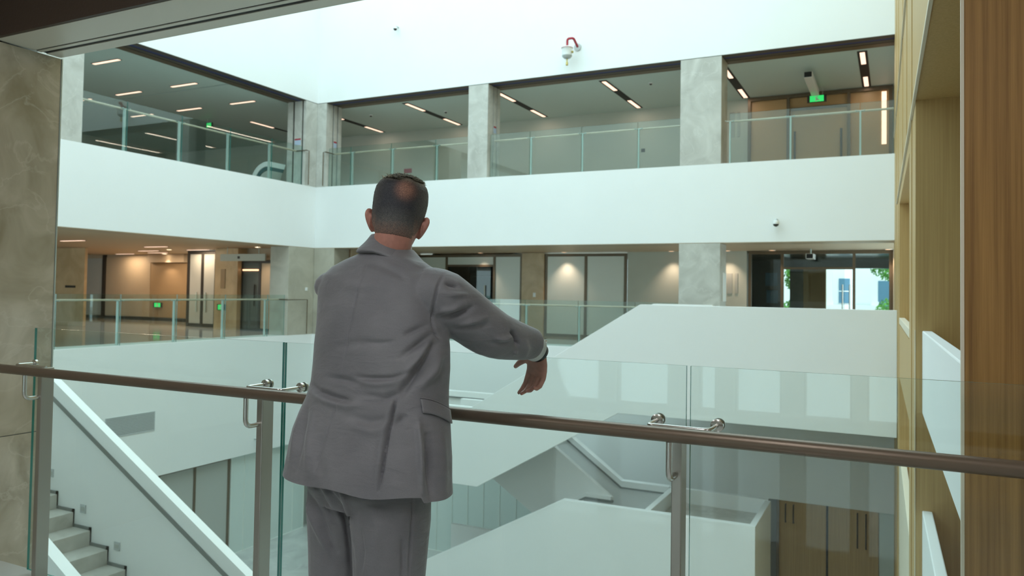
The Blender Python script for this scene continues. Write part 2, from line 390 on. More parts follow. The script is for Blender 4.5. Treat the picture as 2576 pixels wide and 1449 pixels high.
pier('stone_column', 'wide pale stone column on the middle gallery beside the glazed doors', -4.71, -3.72, YF + 0.002, YF + T, 0.001, 2.645)
pier('corner_pier', 'stone corner pier of the upper gallery, side facing the left bay', XL - T, XL - 0.004, 18.06, YF + T, 4.551, 7.155, '-y')
pier('corner_pier', 'stone corner pier of the upper gallery, side facing the back bay', XL, -15.76, YF + 0.002, YF + T, 4.551, 7.155, '+x')
pier('corner_pier', 'stone corner pier of the middle gallery, side towards the left hall', XL - T, XL - 0.004, 17.47, YF + T, 0.001, 2.645, None, 'stone_shaded')
pier('corner_pier', 'stone corner pier of the middle gallery, side towards the back gallery', XL, -15.34, YF + 0.002, YF + T, 0.001, 2.645, None, 'stone_shaded')

# ------------------------------------------------------------------ glass balustrades
def balustrade(label, axis, fix, sg, posts, ends, z0, gm='glass_far', ret=None):
    def P(s, o): return (s, fix + sg * o) if axis == 'x' else (fix + sg * o, s)
    mid = (ends[0] + ends[1]) / 2; c = P(mid, 0)
    t = empty('glass_balustrade', (c[0], c[1], z0), label, 'balustrade')
    js = [ends[0]] + list(posts) + [ends[1]]
    js = sorted(set(js))
    for a, b in zip(js[:-1], js[1:]):
        if b - a < 0.2: continue
        q0 = P(a + 0.008, -0.007); q1 = P(b - 0.008, 0.007)
        pane('glass_pane', min(q0[0], q1[0]), max(q0[0], q1[0]), min(q0[1], q1[1]), max(q0[1], q1[1]), z0 - 0.02, z0 + 1.2, t, gm, 'glass_edge')
    for s in posts:
        q0 = P(s - 0.018, 0.07); q1 = P(s + 0.018, 0.13)
        box('post', min(q0[0], q1[0]), max(q0[0], q1[0]), min(q0[1], q1[1]), max(q0[1], q1[1]), z0 - 0.02, z0 + 1.04, 'steel_far', t)
        pts = [(*P(s - 0.09, 0.01), z0 + 1.045), (*P(s - 0.09, 0.11), z0 + 1.045), (*P(s + 0.09, 0.11), z0 + 1.045), (*P(s + 0.09, 0.01), z0 + 1.045)]
        tube('clamp_bar', pts, 0.011, 'steel_far', t, 8)
    e0 = P(ends[0] + 0.02, 0.21); e1 = P(ends[1] - 0.02, 0.21)
    tube('handrail', [(*e0, z0 + 1.06), (*e1, z0 + 1.06)], 0.025, 'rail_far', t, 10)
    if ret is not None:      # rail end that turns out in front of the pier and drops to the slab
        s, d = ret; k = ends[1] if d > 0 else ends[0]
        a = (*P(k - 0.03 * d, 0.21), z0 + 1.06); b = (*P(k - 0.03 * d, -0.20), z0 + 1.06); c_ = (*P(s, -0.20), z0 + 1.06); e = (*P(s, -0.20), z0 + 0.02)
        tube('rail_return', [a, b, c_, e], 0.016, 'frame_brown', t, 8)
    return t
balustrade('glass balustrade of the upper gallery along the left side', 'y', XL - 0.12, -1, [12.07, 13.63, 15.22, 16.78], (10.9, 18.05), 4.55, ret=(18.14, 1))
balustrade('glass balustrade of the upper gallery nearest the inner corner', 'x', YF + 0.12, 1, [-14.88, -13.38, -11.83], (-15.72, -10.72), 4.55, ret=(-15.78, -1))
balustrade('glass balustrade of the upper gallery in the wide middle bay', 'x', YF + 0.12, 1, [-8.83, -7.34, -5.82], (-10.04, -4.73), 4.55)
balustrade('glass balustrade of the upper gallery before the amber glazed doors', 'x', YF + 0.12, 1, [-3.55, -2.17, -0.69], (-3.68, 0.0), 4.55)
balustrade('glass balustrade of the middle gallery along the left hall', 'y', XL - 0.12, -1, [10.49, 12.05, 13.63, 15.2, 16.77], (6.0, 17.46), 0.0, ret=(18.22, 1))
balustrade('glass balustrade of the middle gallery below the corner of the back wall', 'x', YF + 0.12, 1, [-13.5, -11.95, -10.42, -8.9, -7.37, -5.84], (-15.33, -4.75), 0.0)

# the balustrade the man leans on
nb = empty('glass_balustrade', (-1.9, 2.3, 0), 'near glass balustrade with brown handrail that the man leans on', 'balustrade')
GY = 2.36
for a, b in ((-3.80, -2.193), (-2.181, -0.5705), (-0.558, 1.05)):
    pane('glass_pane', a, b, GY - 0.006, GY + 0.006, 0.02, 1.2, nb, 'glass_clear', 'glass_edge')
RY, RZ = 2.16, 1.0205
tube('handrail', [(-4.098, RY, RZ), (1.4, RY, RZ)], 0.0208, 'rail_brown', nb, 24)
def clampbar(px):
    cb = tube('clamp_bar', [(px - 0.0915, GY - 0.012, 1.0275)] + bend((px - 0.0915, GY, 1.0275), (px - 0.0915, 2.245, 1.0275), (px, 2.245, 1.0275), 0.02) + bend((px, 2.245, 1.0275), (px + 0.0915, 2.245, 1.0275), (px + 0.0915, GY, 1.0275), 0.02) + [(px + 0.0915, GY - 0.012, 1.0275)], 0.0072, 'steel', nb, 12)
    for sx in (-0.0915, 0.0915):
        lathe('clamp_disc', [(0.012, -0.020), (0.019, -0.017), (0.0195, -0.0065)], (px + sx, GY, 1.0275), 'steel', cb, 20, 'y')
        lathe('clamp_disc', [(0.0195, 0.0065), (0.019, 0.015), (0.010, 0.018)], (px + sx, GY, 1.0275), 'steel_dull', cb, 20, 'y')
for px in (-3.545, -2.183, -0.5665):
    gx = px if px > -3 else -3.80
    ps = box('post', px - 0.014, px + 0.016, 2.225, 2.285, 0.0, 1.028, 'steel_dull', nb, 0.003)
    box('base_plate', px - 0.05, px + 0.05, 2.20, 2.31, 0.0, 0.012, 'steel_dull', ps)
    if px > -3: clampbar(px)
    else: tube('clamp_bar', [(px, 2.255, 1.0275), (-3.72, 2.255, 1.0275)] + bend((-3.7, 2.255, 1.0275), (-3.78, 2.255, 1.0275), (-3.78, GY, 1.0275), 0.02) + [(-3.78, GY - 0.012, 1.0275)], 0.0072, 'steel', nb, 12)
    jx = px - 0.004
    tube('rail_bracket', [(jx, RY, RZ - 0.02), (jx, RY, 0.93)] + bend((jx, RY, 0.95), (jx, RY, 0.893), (jx, 2.23, 0.893), 0.03) + [(jx, 2.228, 0.893)], 0.0095, 'steel', nb, 14)
lathe('clamp_disc', [(0.012, -0.020), (0.019, -0.017), (0.0195, -0.0065)], (-3.78, GY, 1.0275), 'steel', nb, 20, 'y')
# ------------------------------------------------------------------ white scissor stair in the atrium
st = empty('staircase', (-5, 15.5, -5.95), 'white three-flight staircase crossing the atrium before the back wall', 'staircase')
F1, FM, FB, PT = 14.5, 15.5, 16.5, 0.12
def cap_line(name, pts, y0, y1, h, mat, parent, dz=0.0):
    """a strip of height h under the polyline pts (x, z)"""
    poly = [(x, z + dz) for x, z in pts] + [(x, z + dz - h) for x, z in reversed(pts)]
    return prism_y(name, poly, y0, y1, mat, parent)
p = prism_y('front_parapet', [(0.04, 1.2), (-4.43, 1.2), (-8.15, -1.09), (-10.6, -1.09), (-10.6, -2.77), (-7.98, -2.77), (-4.85, -0.94), (0.04, -0.94)], F1, F1 + PT, 'white', st, 0.006)
p = prism_y('front_parapet', [(-2.24, -2.77), (-6.0, -2.79), (-9.6, -4.74), (-9.6, -5.95), (-2.24, -5.95)], F1, F1 + PT, 'white', st, 0.008)
cap_line('parapet_cap', [(-2.24, -2.755), (-6.0, -2.775), (-9.6, -4.725)], F1 - 0.004, F1 + PT + 0.01, 0.035, 'cap_white', st)
box('end_parapet', -2.36, -2.245, F1 + PT, FB, -5.95, -2.765, 'white', st, 0.006)
box('divider_parapet', -4.33, -4.21, F1 + PT, FB - 0.01, -4.2, -2.765, 'white', st, 0.006)
box('landing', -4.21, -2.36, F1 + PT, FB, -3.25, -3.05, 'stair_stone', st)
# inner wall between the flights
p = prism_y('middle_parapet', [(-9.0, -1.09), (-7.85, -1.09), (-5.3, -2.88), (-5.3, -4.1), (-6.1, -4.1), (-8.12, -2.83), (-9.0, -2.77)], FM, FM + PT, 'white', st, 0.006)
p = cap_line('inner_cap', [(-5.3, -2.84), (-5.87, -2.84), (-9.3, -4.70)], FM - 0.06, FM - 0.001, 0.075, 'cap_white', st)
p = cap_line('shadow_strip', [(-5.26, -2.918), (-5.87, -2.918), (-9.3, -4.775)], FM - 0.075, FM - 0.0005, 0.045, 'gap_grey', st)  # solid grey strip paints the shadow line below the inner cap
p = prism_y('middle_parapet', [(-9.2, -4.0), (-5.3, -4.0), (-5.3, -5.95), (-9.2, -5.95)], FM + 0.01, FM + PT, 'white', st)
# back wall of the stair
p = prism_y('back_parapet', [(-10.6, -1.08), (-7.79, -1.08), (-5.41, -2.75), (-2.3, -2.75), (-2.3, -4.3), (-5.6, -4.3), (-8.1, -2.77), (-10.6, -2.77)], FB, FB + PT, 'white', st, 0.006)
cap_line('back_cap', [(-10.6, -1.07), (-7.785, -1.07), (-5.405, -2.74), (-4.34, -2.74)], FB - 0.05, FB + PT, 0.13, 'cap_white', st)
cap_line('shadow_strip', [(-10.6, -1.2), (-7.80, -1.2), (-5.42, -2.87), (-4.34, -2.87)], FB - 0.06, FB - 0.002, 0.035, 'gap_grey', st)  # shadow under the back cap, drawn as a grey strip
prism_y('back_parapet', [(-3.35, 1.2), (-4.6, 1.2), (-8.0, -0.9), (-8.0, -1.9), (-4.6, -0.2), (-3.35, -0.2)], 16.0, 16.1, 'white', st, 0.006)
box('landing', -4.5, 0.0, F1 + PT, YF - 0.004, -0.3, -0.03, 'stair_stone', st)
box('landing', -10.6, -8.1, F1 + PT, FB, -2.4, -2.12, 'stair_stone', st)
box('end_parapet', -10.6, -10.48, F1 + PT, FB, -2.77, -1.09, 'white', st)
box('landing', -6.0, -4.33, F1 + PT, FB, -4.2, -3.9, 'stair_stone', st)
for k in range(12):
    x1 = -4.5 - 0.3 * k; z = -0.03 - 0.175 * (k + 1)
    box('step', x1 - 0.3, x1, F1 + PT, FM, z - 0.17, z, 'stair_stone', st)
for k in range(10):
    x0 = -8.1 + 0.25 * k; z = -2.12 - 0.178 * (k + 1)
    box('step', x0, x0 + 0.25, FM + PT, FB, z - 0.17, z, 'stair_stone', st)
for k in range(11):
    x1 = -6.0 - 0.315 * k; z = -3.9 - 0.17 * (k + 1)
    box('step', x1 - 0.315, x1, F1 + PT, FM, z - 0.17, z, 'stair_stone', st)

# ------------------------------------------------------------------ stair at the lower left
ls = empty('staircase', (-7, 4.65, -4), 'white stair with stone steps descending at the lower left behind the near glass', 'staircase')
NY, WY = 4.0, 5.3
def capz(x): return 0.42 - 0.549 * (x + 8.23)
def stepz(x): return -0.81 - 0.151 / 0.281 * (x + 8.05)
xa, xb = -9.6, -2.6
prism_y('stair_wall', [(xa, capz(xa)), (xb, capz(xb)), (xb, stepz(xb) - 0.55), (xa, stepz(xa) - 0.55)], WY, WY + 0.04, 'white', ls, 0.004)
cap_line('wall_cap', [(xa, capz(xa) + 0.01), (xb, capz(xb) + 0.01)], WY - 0.05, WY + 0.045, 0.155, 'cap_white', ls)
cap_line('shadow_strip', [(xa, capz(xa) - 0.146), (xb, capz(xb) - 0.146)], WY - 0.062, WY - 0.001, 0.045, 'gap_grey', ls)  # grey strip stands in for the shade beneath the wall cap
prism_y('stair_wall', [(xa, capz(xa)), (xb, capz(xb)), (xb, stepz(xb) - 0.55), (xa, stepz(xa) - 0.55)], NY - 0.06, NY - 0.01, 'white', ls, 0.004)
cap_line('wall_cap', [(xa, capz(xa) + 0.01), (xb, capz(xb) + 0.01)], NY - 0.07, NY + 0.03, 0.14, 'cap_white', ls)
zig = []
for i in range(-5, 19):
    x = -8.05 + 0.281 * i; z = -0.81 - 0.151 * i
    s = box('step', x - 0.281, x, NY, WY - 0.002, z - 0.40, z - 0.03, 'stair_stone', ls, 0.004)
    zig.append((x - 0.281, x, WY - 0.016, WY, z - 0.05, z)); zig.append((x - 0.022, x, WY - 0.016, WY, z - 0.151, z))
boxes('skirting', zig, 'gap_grey', ls)
for q, (x, z) in enumerate([(-8.18, -0.63), (-7.63, -0.94), (-7.08, -1.24), (-6.53, -1.55)]):
    b = box('step_light', x - 0.045, x + 0.045, WY - 0.008, WY, z - 0.045, z + 0.045, 'vent_grey', ls, 0.004)
    box('light_slot', x - 0.03, x + 0.03, WY - 0.011, WY - 0.008, z - 0.02, z + 0.02, 'panel_grey', b)
box('landing', -11.5, -9.6, NY - 0.1, WY + 0.1, -0.4, -0.06, 'stair_stone', ls)
box('landing', -2.7, -1.2, NY - 0.1, WY, -4.0, -3.7, 'stair_stone', ls)

# ------------------------------------------------------------------ lower lobby fronts
def front_x(name, label, y, cols, z0, z1, pm, fw=0.05, fm='frame_brown', group=None):
    """row of upright panels on a plane y = const; cols: x positions of the mullions"""
    t = empty(name, ((cols[0] + cols[-1]) / 2, y, z0), label, 'partition', group)
    for i, (a, b) in enumerate(zip(cols[:-1], cols[1:])):
        m = pm[i % len(pm)] if isinstance(pm, (list, tuple)) else pm
        box('panel', a + fw / 2, b - fw / 2, y - 0.008, y + 0.012, z0 + fw, z1 - fw, m, t)
    for c in cols: box('mullion', c - fw / 2, c + fw / 2, y - 0.03, y + 0.04, z0, z1, fm, t)
    box('rail', cols[0], cols[-1], y - 0.028, y + 0.038, z0, z0 + fw, fm, t); box('rail', cols[0], cols[-1], y - 0.028, y + 0.038, z1 - fw, z1, fm, t)
    return t
def front_y(name, label, x, cols, z0, z1, pm, fw=0.05, fm='frame_brown'):
    t = empty(name, (x, (cols[0] + cols[-1]) / 2, z0), label, 'partition')
    for i, (a, b) in enumerate(zip(cols[:-1], cols[1:])):
        m = pm[i % len(pm)] if isinstance(pm, (list, tuple)) else pm
        box('panel', x - 0.012, x + 0.008, a + fw / 2, b - fw / 2, z0 + fw, z1 - fw, m, t)
    for c in cols: box('mullion', x - 0.04, x + 0.03, c - fw / 2, c + fw / 2, z0, z1, fm, t)
    box('rail', x - 0.038, x + 0.028, cols[0], cols[-1], z0, z0 + fw, fm, t); box('rail', x - 0.038, x + 0.028, cols[0], cols[-1], z1 - fw, z1, fm, t)
    return t
front_y('lobby_screen', 'grey glazed front with dark mullions in the lower lobby', XL - 0.22, [11.2, 12.25, 13.30, 14.41, 15.56], -5.95, -3.245, 'panel_grey', 0.07, 'frame_brown')
front_y('frosted_screen', 'pale frosted strip wall in the lower lobby beside the grey glazed front', XL - 0.2, [15.62 + 0.49 * i for i in range(7)], -5.95, -3.245, 'frosted_pale', 0.012, 'frosted')
front_x('frosted_screen', 'pale green frosted strip wall in the lower lobby under the staircase', YF + 0.2, [-16.1 + 0.5 * i for i in range(28)], -5.95, -3.245, 'frosted_pale', 0.012, 'frosted')
dd = empty('timber_doors', (-1.2, YF + 0.15, -5.95), 'pair of tall timber doors with black pull handles in the lower lobby', 'door')
box('door_frame', -2.42, -2.36, YF + 0.1, YF + 0.25, -5.95, -3.245, 'frame_brown', dd); box('door_frame', 0.0, 0.06, YF + 0.1, YF + 0.25, -5.95, -3.245, 'frame_brown', dd)
for a, b, hx in ((-2.36, -1.365, -2.22), (-1.315, -0.3, -0.72)):
    lf = box('door_leaf', a, b, YF + 0.14, YF + 0.19, -5.94, -3.26, 'wood_door', dd)
    for h in (hx, hx + 0.17):
        tube('pull_handle', [(h, YF + 0.14, -3.35), (h, YF + 0.08, -3.35), (h, YF + 0.08, -3.75 if hx < -1 else -4.1), (h, YF + 0.14, -3.75 if hx < -1 else -4.1)], 0.014, 'black', lf, 8)
box('door_gap', -1.362, -1.318, YF + 0.15, YF + 0.19, -5.94, -3.26, 'black', dd)
box('side_panel', -0.29, 0.0, YF + 0.15, YF + 0.18, -5.94, -3.26, 'frosted_pale', dd)
struct(box('wall_left', -16.75, -16.45, 2.63, 19.3, -5.95, -3.24, 'panel_grey')); struct(box('wall_back', -16.45, 0.9, 18.95, 19.25, -5.95, -3.24, 'panel_grey'))  # backing walls added behind the screens to block sky light leaking through
# ventilation grille in the white wall
vg = empty('vent_grille', (XL, 12.32, -2.1), 'rectangular slatted air grille in the lower white wall', 'vent')
boxes('grille_frame', [(XL, XL + 0.012, 11.66, 12.98, -1.66, -1.64), (XL, XL + 0.012, 11.66, 12.98, -2.11, -2.09), (XL, XL + 0.012, 11.66, 11.68, -2.09, -1.66), (XL, XL + 0.012, 12.96, 12.98, -2.09, -1.66)], 'vent_grey', vg)
box('backing', XL, XL + 0.003, 11.68, 12.96, -2.09, -1.66, 'gap_grey', vg)
for k in range(12): box('slat', XL + 0.003, XL + 0.012, 11.68, 12.96, -2.086 + 0.0357 * k, -2.064 + 0.0357 * k, 'vent_grey', vg)

# ------------------------------------------------------------------ middle gallery, back side
front_x('office_front', 'frosted office front with an open dark doorway on the middle gallery', 23.06, [-15.20, -14.04, -12.15, -11.13], -0.03, 2.66, ['frosted', 'frosted', 'frosted'], 0.09)
t = bpy.data.objects['office_front']
for o in [c for c in t.children if c.name.startswith('panel')][1:2]:
    bpy.data.objects.remove(o)
box('transom', -14.0, -12.2, 23.03, 23.1, 2.24, 2.31, 'frame_brown', t); box('panel', -14.0, -12.2, 23.05, 23.07, 2.31, 2.57, 'frosted', t)
pane('door_pane', -13.9, -12.3, 23.06, 23.07, -0.02, 2.24, t, 'glass_door', 'glass_edge')
tube('pull_handle', [(-12.5, 23.02, 0.7), (-12.5, 23.02, 1.6)], 0.02, 'steel_far', t, 8)
struct(boxes('wall_back', [(-14.6, -11.5, 25.6, 25.7, -0.03, 2.7), (-14.7, -14.6, 23.15, 25.7, -0.03, 2.7), (-11.5, -11.4, 23.15, 25.7, -0.03, 2.7)], 'dark_pane'))
cb = empty('shelf_unit', (-13.2, 25.3, -0.03), 'dark shelf unit seen through the open office doorway', 'shelf')
box('side', -14.3, -14.26, 25.1, 25.55, -0.03, 2.1, 'frame_dark', cb); box('side', -12.2, -12.16, 25.1, 25.55, -0.03, 2.1, 'frame_dark', cb)
for k in range(4): box('board', -14.26, -12.2, 25.1, 25.55, 0.3 + 0.55 * k, 0.33 + 0.55 * k, 'frame_dark', cb)
pr = box('stone_column', -11.085, -10.28, 22.98, 23.28, -0.03, 2.69, 'stone_hall'); tag(pr, 'tan stone pier between the two office fronts of the middle gallery', 'column')
front_x('office_front', 'frosted office front of two panels beside the tan pier', 23.06, [-10.23, -8.84, -7.52], -0.03, 2.66, ['frosted', 'frosted'], 0.09)
struct(box('wall_back', -7.46, -4.6, 23.06, 23.3, -0.03, 2.7, 'wall_beige'))
struct(box('wall_back', -4.6, -3.85, 23.06, 23.3, -0.03, 2.7, 'wall_beige'))
struct(box('wall_back', -15.3, -15.25, 19.3, 23.1, -0.03, 2.7, 'wall_tan'))
tag(boxes('wall_switch', [(-10.66, -10.56, 22.965, 22.98, 1.24, 1.38)], 'white_gloss', None, 0.004), 'small white switch on the tan pier of the middle gallery', 'switch')
def downlight(x, y, z, label, mat='lamp_orange', r=0.085):
    t = empty('downlight', (x, y, z), label, 'lamp', 'recessed downlights')
    lathe('trim_ring', [(r + 0.02, 0), (r + 0.018, -0.012), (r, -0.012), (r, -0.002)], (x, y, z), 'track_metal', t, 16)
    lathe('lens', [(r, -0.003), (r * 0.8, -0.009)], (x, y, z), mat, t, 16)
    ld = bpy.data.lights.new('spot', 'SPOT'); ld.energy = 60; ld.color = (1, 0.76, 0.55); ld.spot_size = math.radians(95); ld.spot_blend = 0.8; ld.shadow_soft_size = 0.06
    lo = bpy.data.objects.new('bulb', ld); COL.objects.link(lo); lo.location = (0, 0, -0.03); lo.parent = t
for x, lb in ((-12.54, 'recessed downlight over the open office doorway'), (-9.48, 'recessed downlight over the two-panel office front'), (-6.0, 'recessed downlight over the plain beige wall by the wide column'), (-3.11, 'recessed downlight over the glazed entrance doors'), (-4.35, 'recessed downlight just right of the wide column'), (-0.15, 'recessed downlight at the right end of the entrance doors')):
    downlight(x, 22.75, 2.70, lb)
downlight(-26.3, 21.4, 2.70, 'bright recessed downlight before the brown recess of the left hall', 'lamp_hot', 0.11)
downlight(-23.0, 18.9, 2.70, 'recessed downlight before the glazed doors of the left hall', 'lamp_hot', 0.09)
downlight(-18.2, 18.3, 2.70, 'recessed downlight before the glazed office beside the corner pier', 'lamp_hot', 0.09)
# entrance doors to the outside
ed = empty('entrance_doors', (-1.9, 23.1, -0.03), 'glazed entrance doors of the middle gallery with the bright street behind', 'door')
for a, b in ((-3.80, -3.72), (-2.91, -2.83), (-1.03, -0.96), (-0.13, -0.03)): box('mullion', a, b, 23.05, 23.15, -0.03, 2.69, 'frame_brown', ed)
box('transom', -3.80, -0.03, 23.04, 23.16, 2.60, 2.69, 'frame_brown', ed); box('transom', -2.83, -1.03, 23.05, 23.15, 2.17, 2.23, 'frame_brown', ed)
pane('door_pane', -3.72, -2.91, 23.09, 23.1, 0.0, 2.60, ed, 'glass_door'); pane('door_pane', -2.83, -1.03, 23.09, 23.1, 2.23, 2.60, ed, 'glass_door')
pane('door_pane', -2.83, -1.23, 23.09, 23.1, 0.0, 2.17, ed, 'glass_door'); pane('door_pane', -0.96, -0.13, 23.09, 23.1, 0.0, 2.60, ed, 'glass_door')
tube('pull_handle', [(-1.28, 23.04, 0.9), (-1.28, 23.04, 1.75)], 0.022, 'steel', ed, 8); tube('pull_handle', [(-1.1, 23.04, 0.9), (-1.1, 23.04, 1.75)], 0.022, 'steel', ed, 8)
struct(boxes('wall_right', [(-0.03, 0.3, 22.9, 28.0, -0.03, 2.7)], 'wall_tan'))
# porch and street
struct(box('ceiling', -6.0, 0.6, 23.3, 28.2, 2.62, 2.69, 'dark_pane'))
struct(boxes('wall_left', [(-4.9, -4.8, 23.3, 28.0, -0.03, 2.7)], 'dark_pane'))
struct(boxes('wall_back', [(-4.8, -3.46, 27.9, 28.1, -0.03, 2.7), (-3.22, -2.78, 27.9, 28.1, -0.03, 2.7), (-3.46, 0.3, 27.9, 28.1, 2.36, 2.7)], 'dark_pane'))
tg = box('timber_panel', -2.78, -2.07, 27.88, 28.12, -0.03, 2.36, 'wood_panel'); tag(tg, 'timber panel in the porch beyond the entrance doors', 'panel')
pf = empty('poster_board', (-4.0, 27.8, 0.3), 'pale blue display boards on the dark porch wall', 'board')
box('board', -4.02, -3.62, 27.85, 27.9, 1.75, 2.2, 'blue_glass', pf); box('board', -3.98, -3.6, 27.85, 27.9, 1.15, 1.6, 'blue_glass', pf)
struct(box('floor', -20, 14, 28, 75, -0.3, -0.05, 'pavement'))
bd = empty('white_building', (-1.5, 41, -0.05), 'white building with pale columns across the street', 'building')
box('facade', -9, 6, 41, 44, -0.05, 7.5, 'white', bd); box('plinth', -2.92, -0.5, 39.7, 40.9, -0.05, 1.02, 'white', bd)
for a, b in ((-2.92, -2.69), (-0.92, -0.72)):
    c = box('porch_column', a, b, 40.2, 40.45, 1.02, 2.62, 'white', bd); box('column_base', a - 0.06, b + 0.06, 40.1, 40.55, 1.02, 1.2, 'white', c)
wn = box('window', -2.45, -1.95, 40.95, 41.0, 1.1, 2.3, 'blue_glass', bd); box('glazing_bar', -2.45, -1.95, 40.93, 40.95, 1.66, 1.70, 'white', wn)
box('window', -0.7, 1.2, 40.95, 41.0, 0.2, 2.2, 'blue_glass', bd)
def shrub(label, c, r, n, seed, name='shrub', trunk=0):
    rnd = random.Random(seed); V = []; F = []
    for k in range(n):
        d = Vector((rnd.gauss(0, 1), rnd.gauss(0, 1), rnd.gauss(0, 1))).normalized() * (rnd.random() ** 0.33)
        q = Vector(c) + Vector((d.x * r[0], d.y * r[1], d.z * r[2]))
        u = Vector((rnd.gauss(0, 1), rnd.gauss(0, 1), rnd.gauss(0, 1))).normalized() * 0.09; w = u.orthogonal().normalized() * 0.04; i = len(V)
        V += [q - u, q + w, q + u, q - w]; F.append((i, i + 1, i + 2, i + 3))
    t = empty(name, (c[0], c[1], -0.05), label, 'plant')
    o = mesh('foliage', V, F, 'green_leaf', t); o['kind'] = 'stuff'
    tube('stem', [(c[0], c[1], -0.05), (c[0] + 0.03, c[1], c[2])], [0.05, 0.03], 'wood_panel', t, 8)
shrub('low green shrub at the right of the white building', (-0.25, 37.0, 0.75), (0.5, 0.5, 0.6), 500, 1)
shrub('leafy green tree over the right end of the white building', (0.0, 38.4, 2.7), (1.0, 0.6, 0.55), 900, 2, 'tree')
shrub('small green shrub seen through the narrow porch gap', (-3.45, 30.5, 0.7), (0.35, 0.35, 0.6), 400, 3)
shrub('leafy tree seen through the narrow porch gap', (-3.85, 34.5, 2.2), (0.35, 0.4, 0.6), 500, 4, 'tree')

# ------------------------------------------------------------------ left hall of the middle gallery
hb = box('stone_column', -27.6, -25.25, 17.3, 17.4, -0.03, 2.69, 'stone_hall'); tag(hb, 'broad honey stone pier with a dark nameplate in the left hall', 'column')
tag(box('nameplate', -26.26, -25.71, 17.28, 17.298, 1.29, 1.37, 'frame_dark'), 'small dark nameplate on the broad honey stone pier', 'sign')
hb = box('stone_column', -20.39, -19.36, 18.6, 19.3, -0.03, 2.69, 'stone_hall'); tag(hb, 'honey stone pier beside the glazed office of the left hall', 'column')
tag(box('wall_plaque', -20.1, -19.9, 18.58, 18.598, 1.35, 2.0, 'wall_brown'), 'narrow brown plaque on the honey stone pier', 'sign')
gp = empty('hall_screen', (-29, 21.78, -0.03), 'tall grey and tan wall panels with a dark upright strip in the left hall', 'panel')
box('grey_panel', -31.8, -30.52, 21.75, 21.797, 0.12, 2.55, 'panel_grey', gp); box('upright_strip', -30.5, -30.34, 21.7, 21.797, -0.03, 2.69, 'frame_dark', gp)
box('tan_panel', -30.32, -27.56, 21.76, 21.797, 0.12, 2.6, 'wall_tan', gp); box('brown_recess', -27.54, -25.42, 21.77, 21.797, 0.12, 2.35, 'wall_brown', gp)
box('skirting', -32.9, -25.42, 21.74, 21.797, -0.03, 0.09, 'frame_dark', gp); box('bulkhead', -27.54, -25.42, 21.6, 21.797, 2.36, 2.69, 'ceiling_hall', gp)
g1 = front_x('glazed_doors', 'dark framed glazed doors with steel pulls in the left hall', 19.6, [-22.78, -22.08, -21.42, -20.9], -0.03, 2.68, ['panel_grey', 'panel_grey', 'dark_pane'], 0.12, 'frame_dark')
for h in (-22.3, -21.85): tube('pull_handle', [(h, 19.53, 0.5), (h, 19.53, 1.2)], 0.025, 'steel_far', g1, 8)
g2 = front_x('glazed_office', 'glazed office front with amber panels beside the corner pier', 18.8, [-19.36, -18.55, -18.02, -17.75, -17.2], -0.03, 2.3, ['dark_pane', 'wall_tan', 'wood_door', 'panel_grey'], 0.10, 'frame_dark')
box('light_strip', -19.3, -18.6, 18.76, 18.785, 1.95, 2.0, 'lamp_orange', g2); box('light_strip', -17.72, -17.25, 18.76, 18.785, 1.95, 2.0, 'lamp_orange', g2)
tube('pull_handle', [(-18.75, 18.75, 0.8), (-18.75, 18.75, 1.5)], 0.02, 'black', g2, 8)
sg = empty('hanging_sign', (-18.5, 18.0, 2.25), 'long pale sign board hanging before the glazed office of the left hall', 'sign')
box('sign_board', -19.48, -17.56, 17.97, 18.03, 2.24, 2.46, 'wall_beige', sg); box('arrow_mark', -18.72, -18.62, 17.964, 17.97, 2.31, 2.39, 'frame_dark', sg)
for h in (-19.2, -17.85): tube('hanger', [(h, 18, 2.45), (h, 18, 2.70)], 0.012, 'steel_far', sg, 6)

# ------------------------------------------------------------------ ceiling lamps
def strip(x0, x1, y0, y1, z, label, group, mat='lamp_warm', slot=None):
    t = empty('linear_light', ((x0 + x1) / 2, (y0 + y1) / 2, z), label, 'lamp', group)
    s = slot or (x0 - 0.02, x1 + 0.02, y0 - 0.02, y1 + 0.02)
    box('slot', s[0], s[1], s[2], s[3], z - 0.009, z - 0.002, 'black', t)
    return t
ords = ['first', 'second', 'third', 'fourth', 'fifth', 'sixth']
for j, (xa_, xb_, rowname) in enumerate(((-18.8, -17.8, 'row nearest the atrium'), (-21.2, -20.13, 'second row from the atrium'), (-23.45, -22.4, 'third row from the atrium'))):
    for i, y in enumerate((12.95, 15.38, 17.6)):
        t = strip(xa_, xb_, y - 0.05, y + 0.05, 7.2, 'upper left strip light, %s, %s from the stone column' % (rowname, ords[i]), 'upper left strip lights')
        box('diffuser', xa_, xb_, y - 0.045, y + 0.045, 7.182, 7.192, 'lamp_warm', t)
        ld = bpy.data.lights.new('tube_light', 'AREA'); ld.shape = 'RECTANGLE'; ld.size = 1.0; ld.size_y = 0.09; ld.energy = 2.2; ld.color = (1, 0.75, 0.56)
        lo = bpy.data.objects.new('tube_light', ld); COL.objects.link(lo); lo.parent = t; lo.location = (0, 0, -0.03)
t = strip(-20.2, -20.1, 19.8, 20.9, 7.2, 'warm strip light past the inner corner on the upper left ceiling', 'upper left strip lights', slot=(-20.22, -20.08, 19.8, 22.9)); box('diffuser', -20.2, -20.1, 19.8, 20.87, 7.182, 7.192, 'lamp_warm', t)
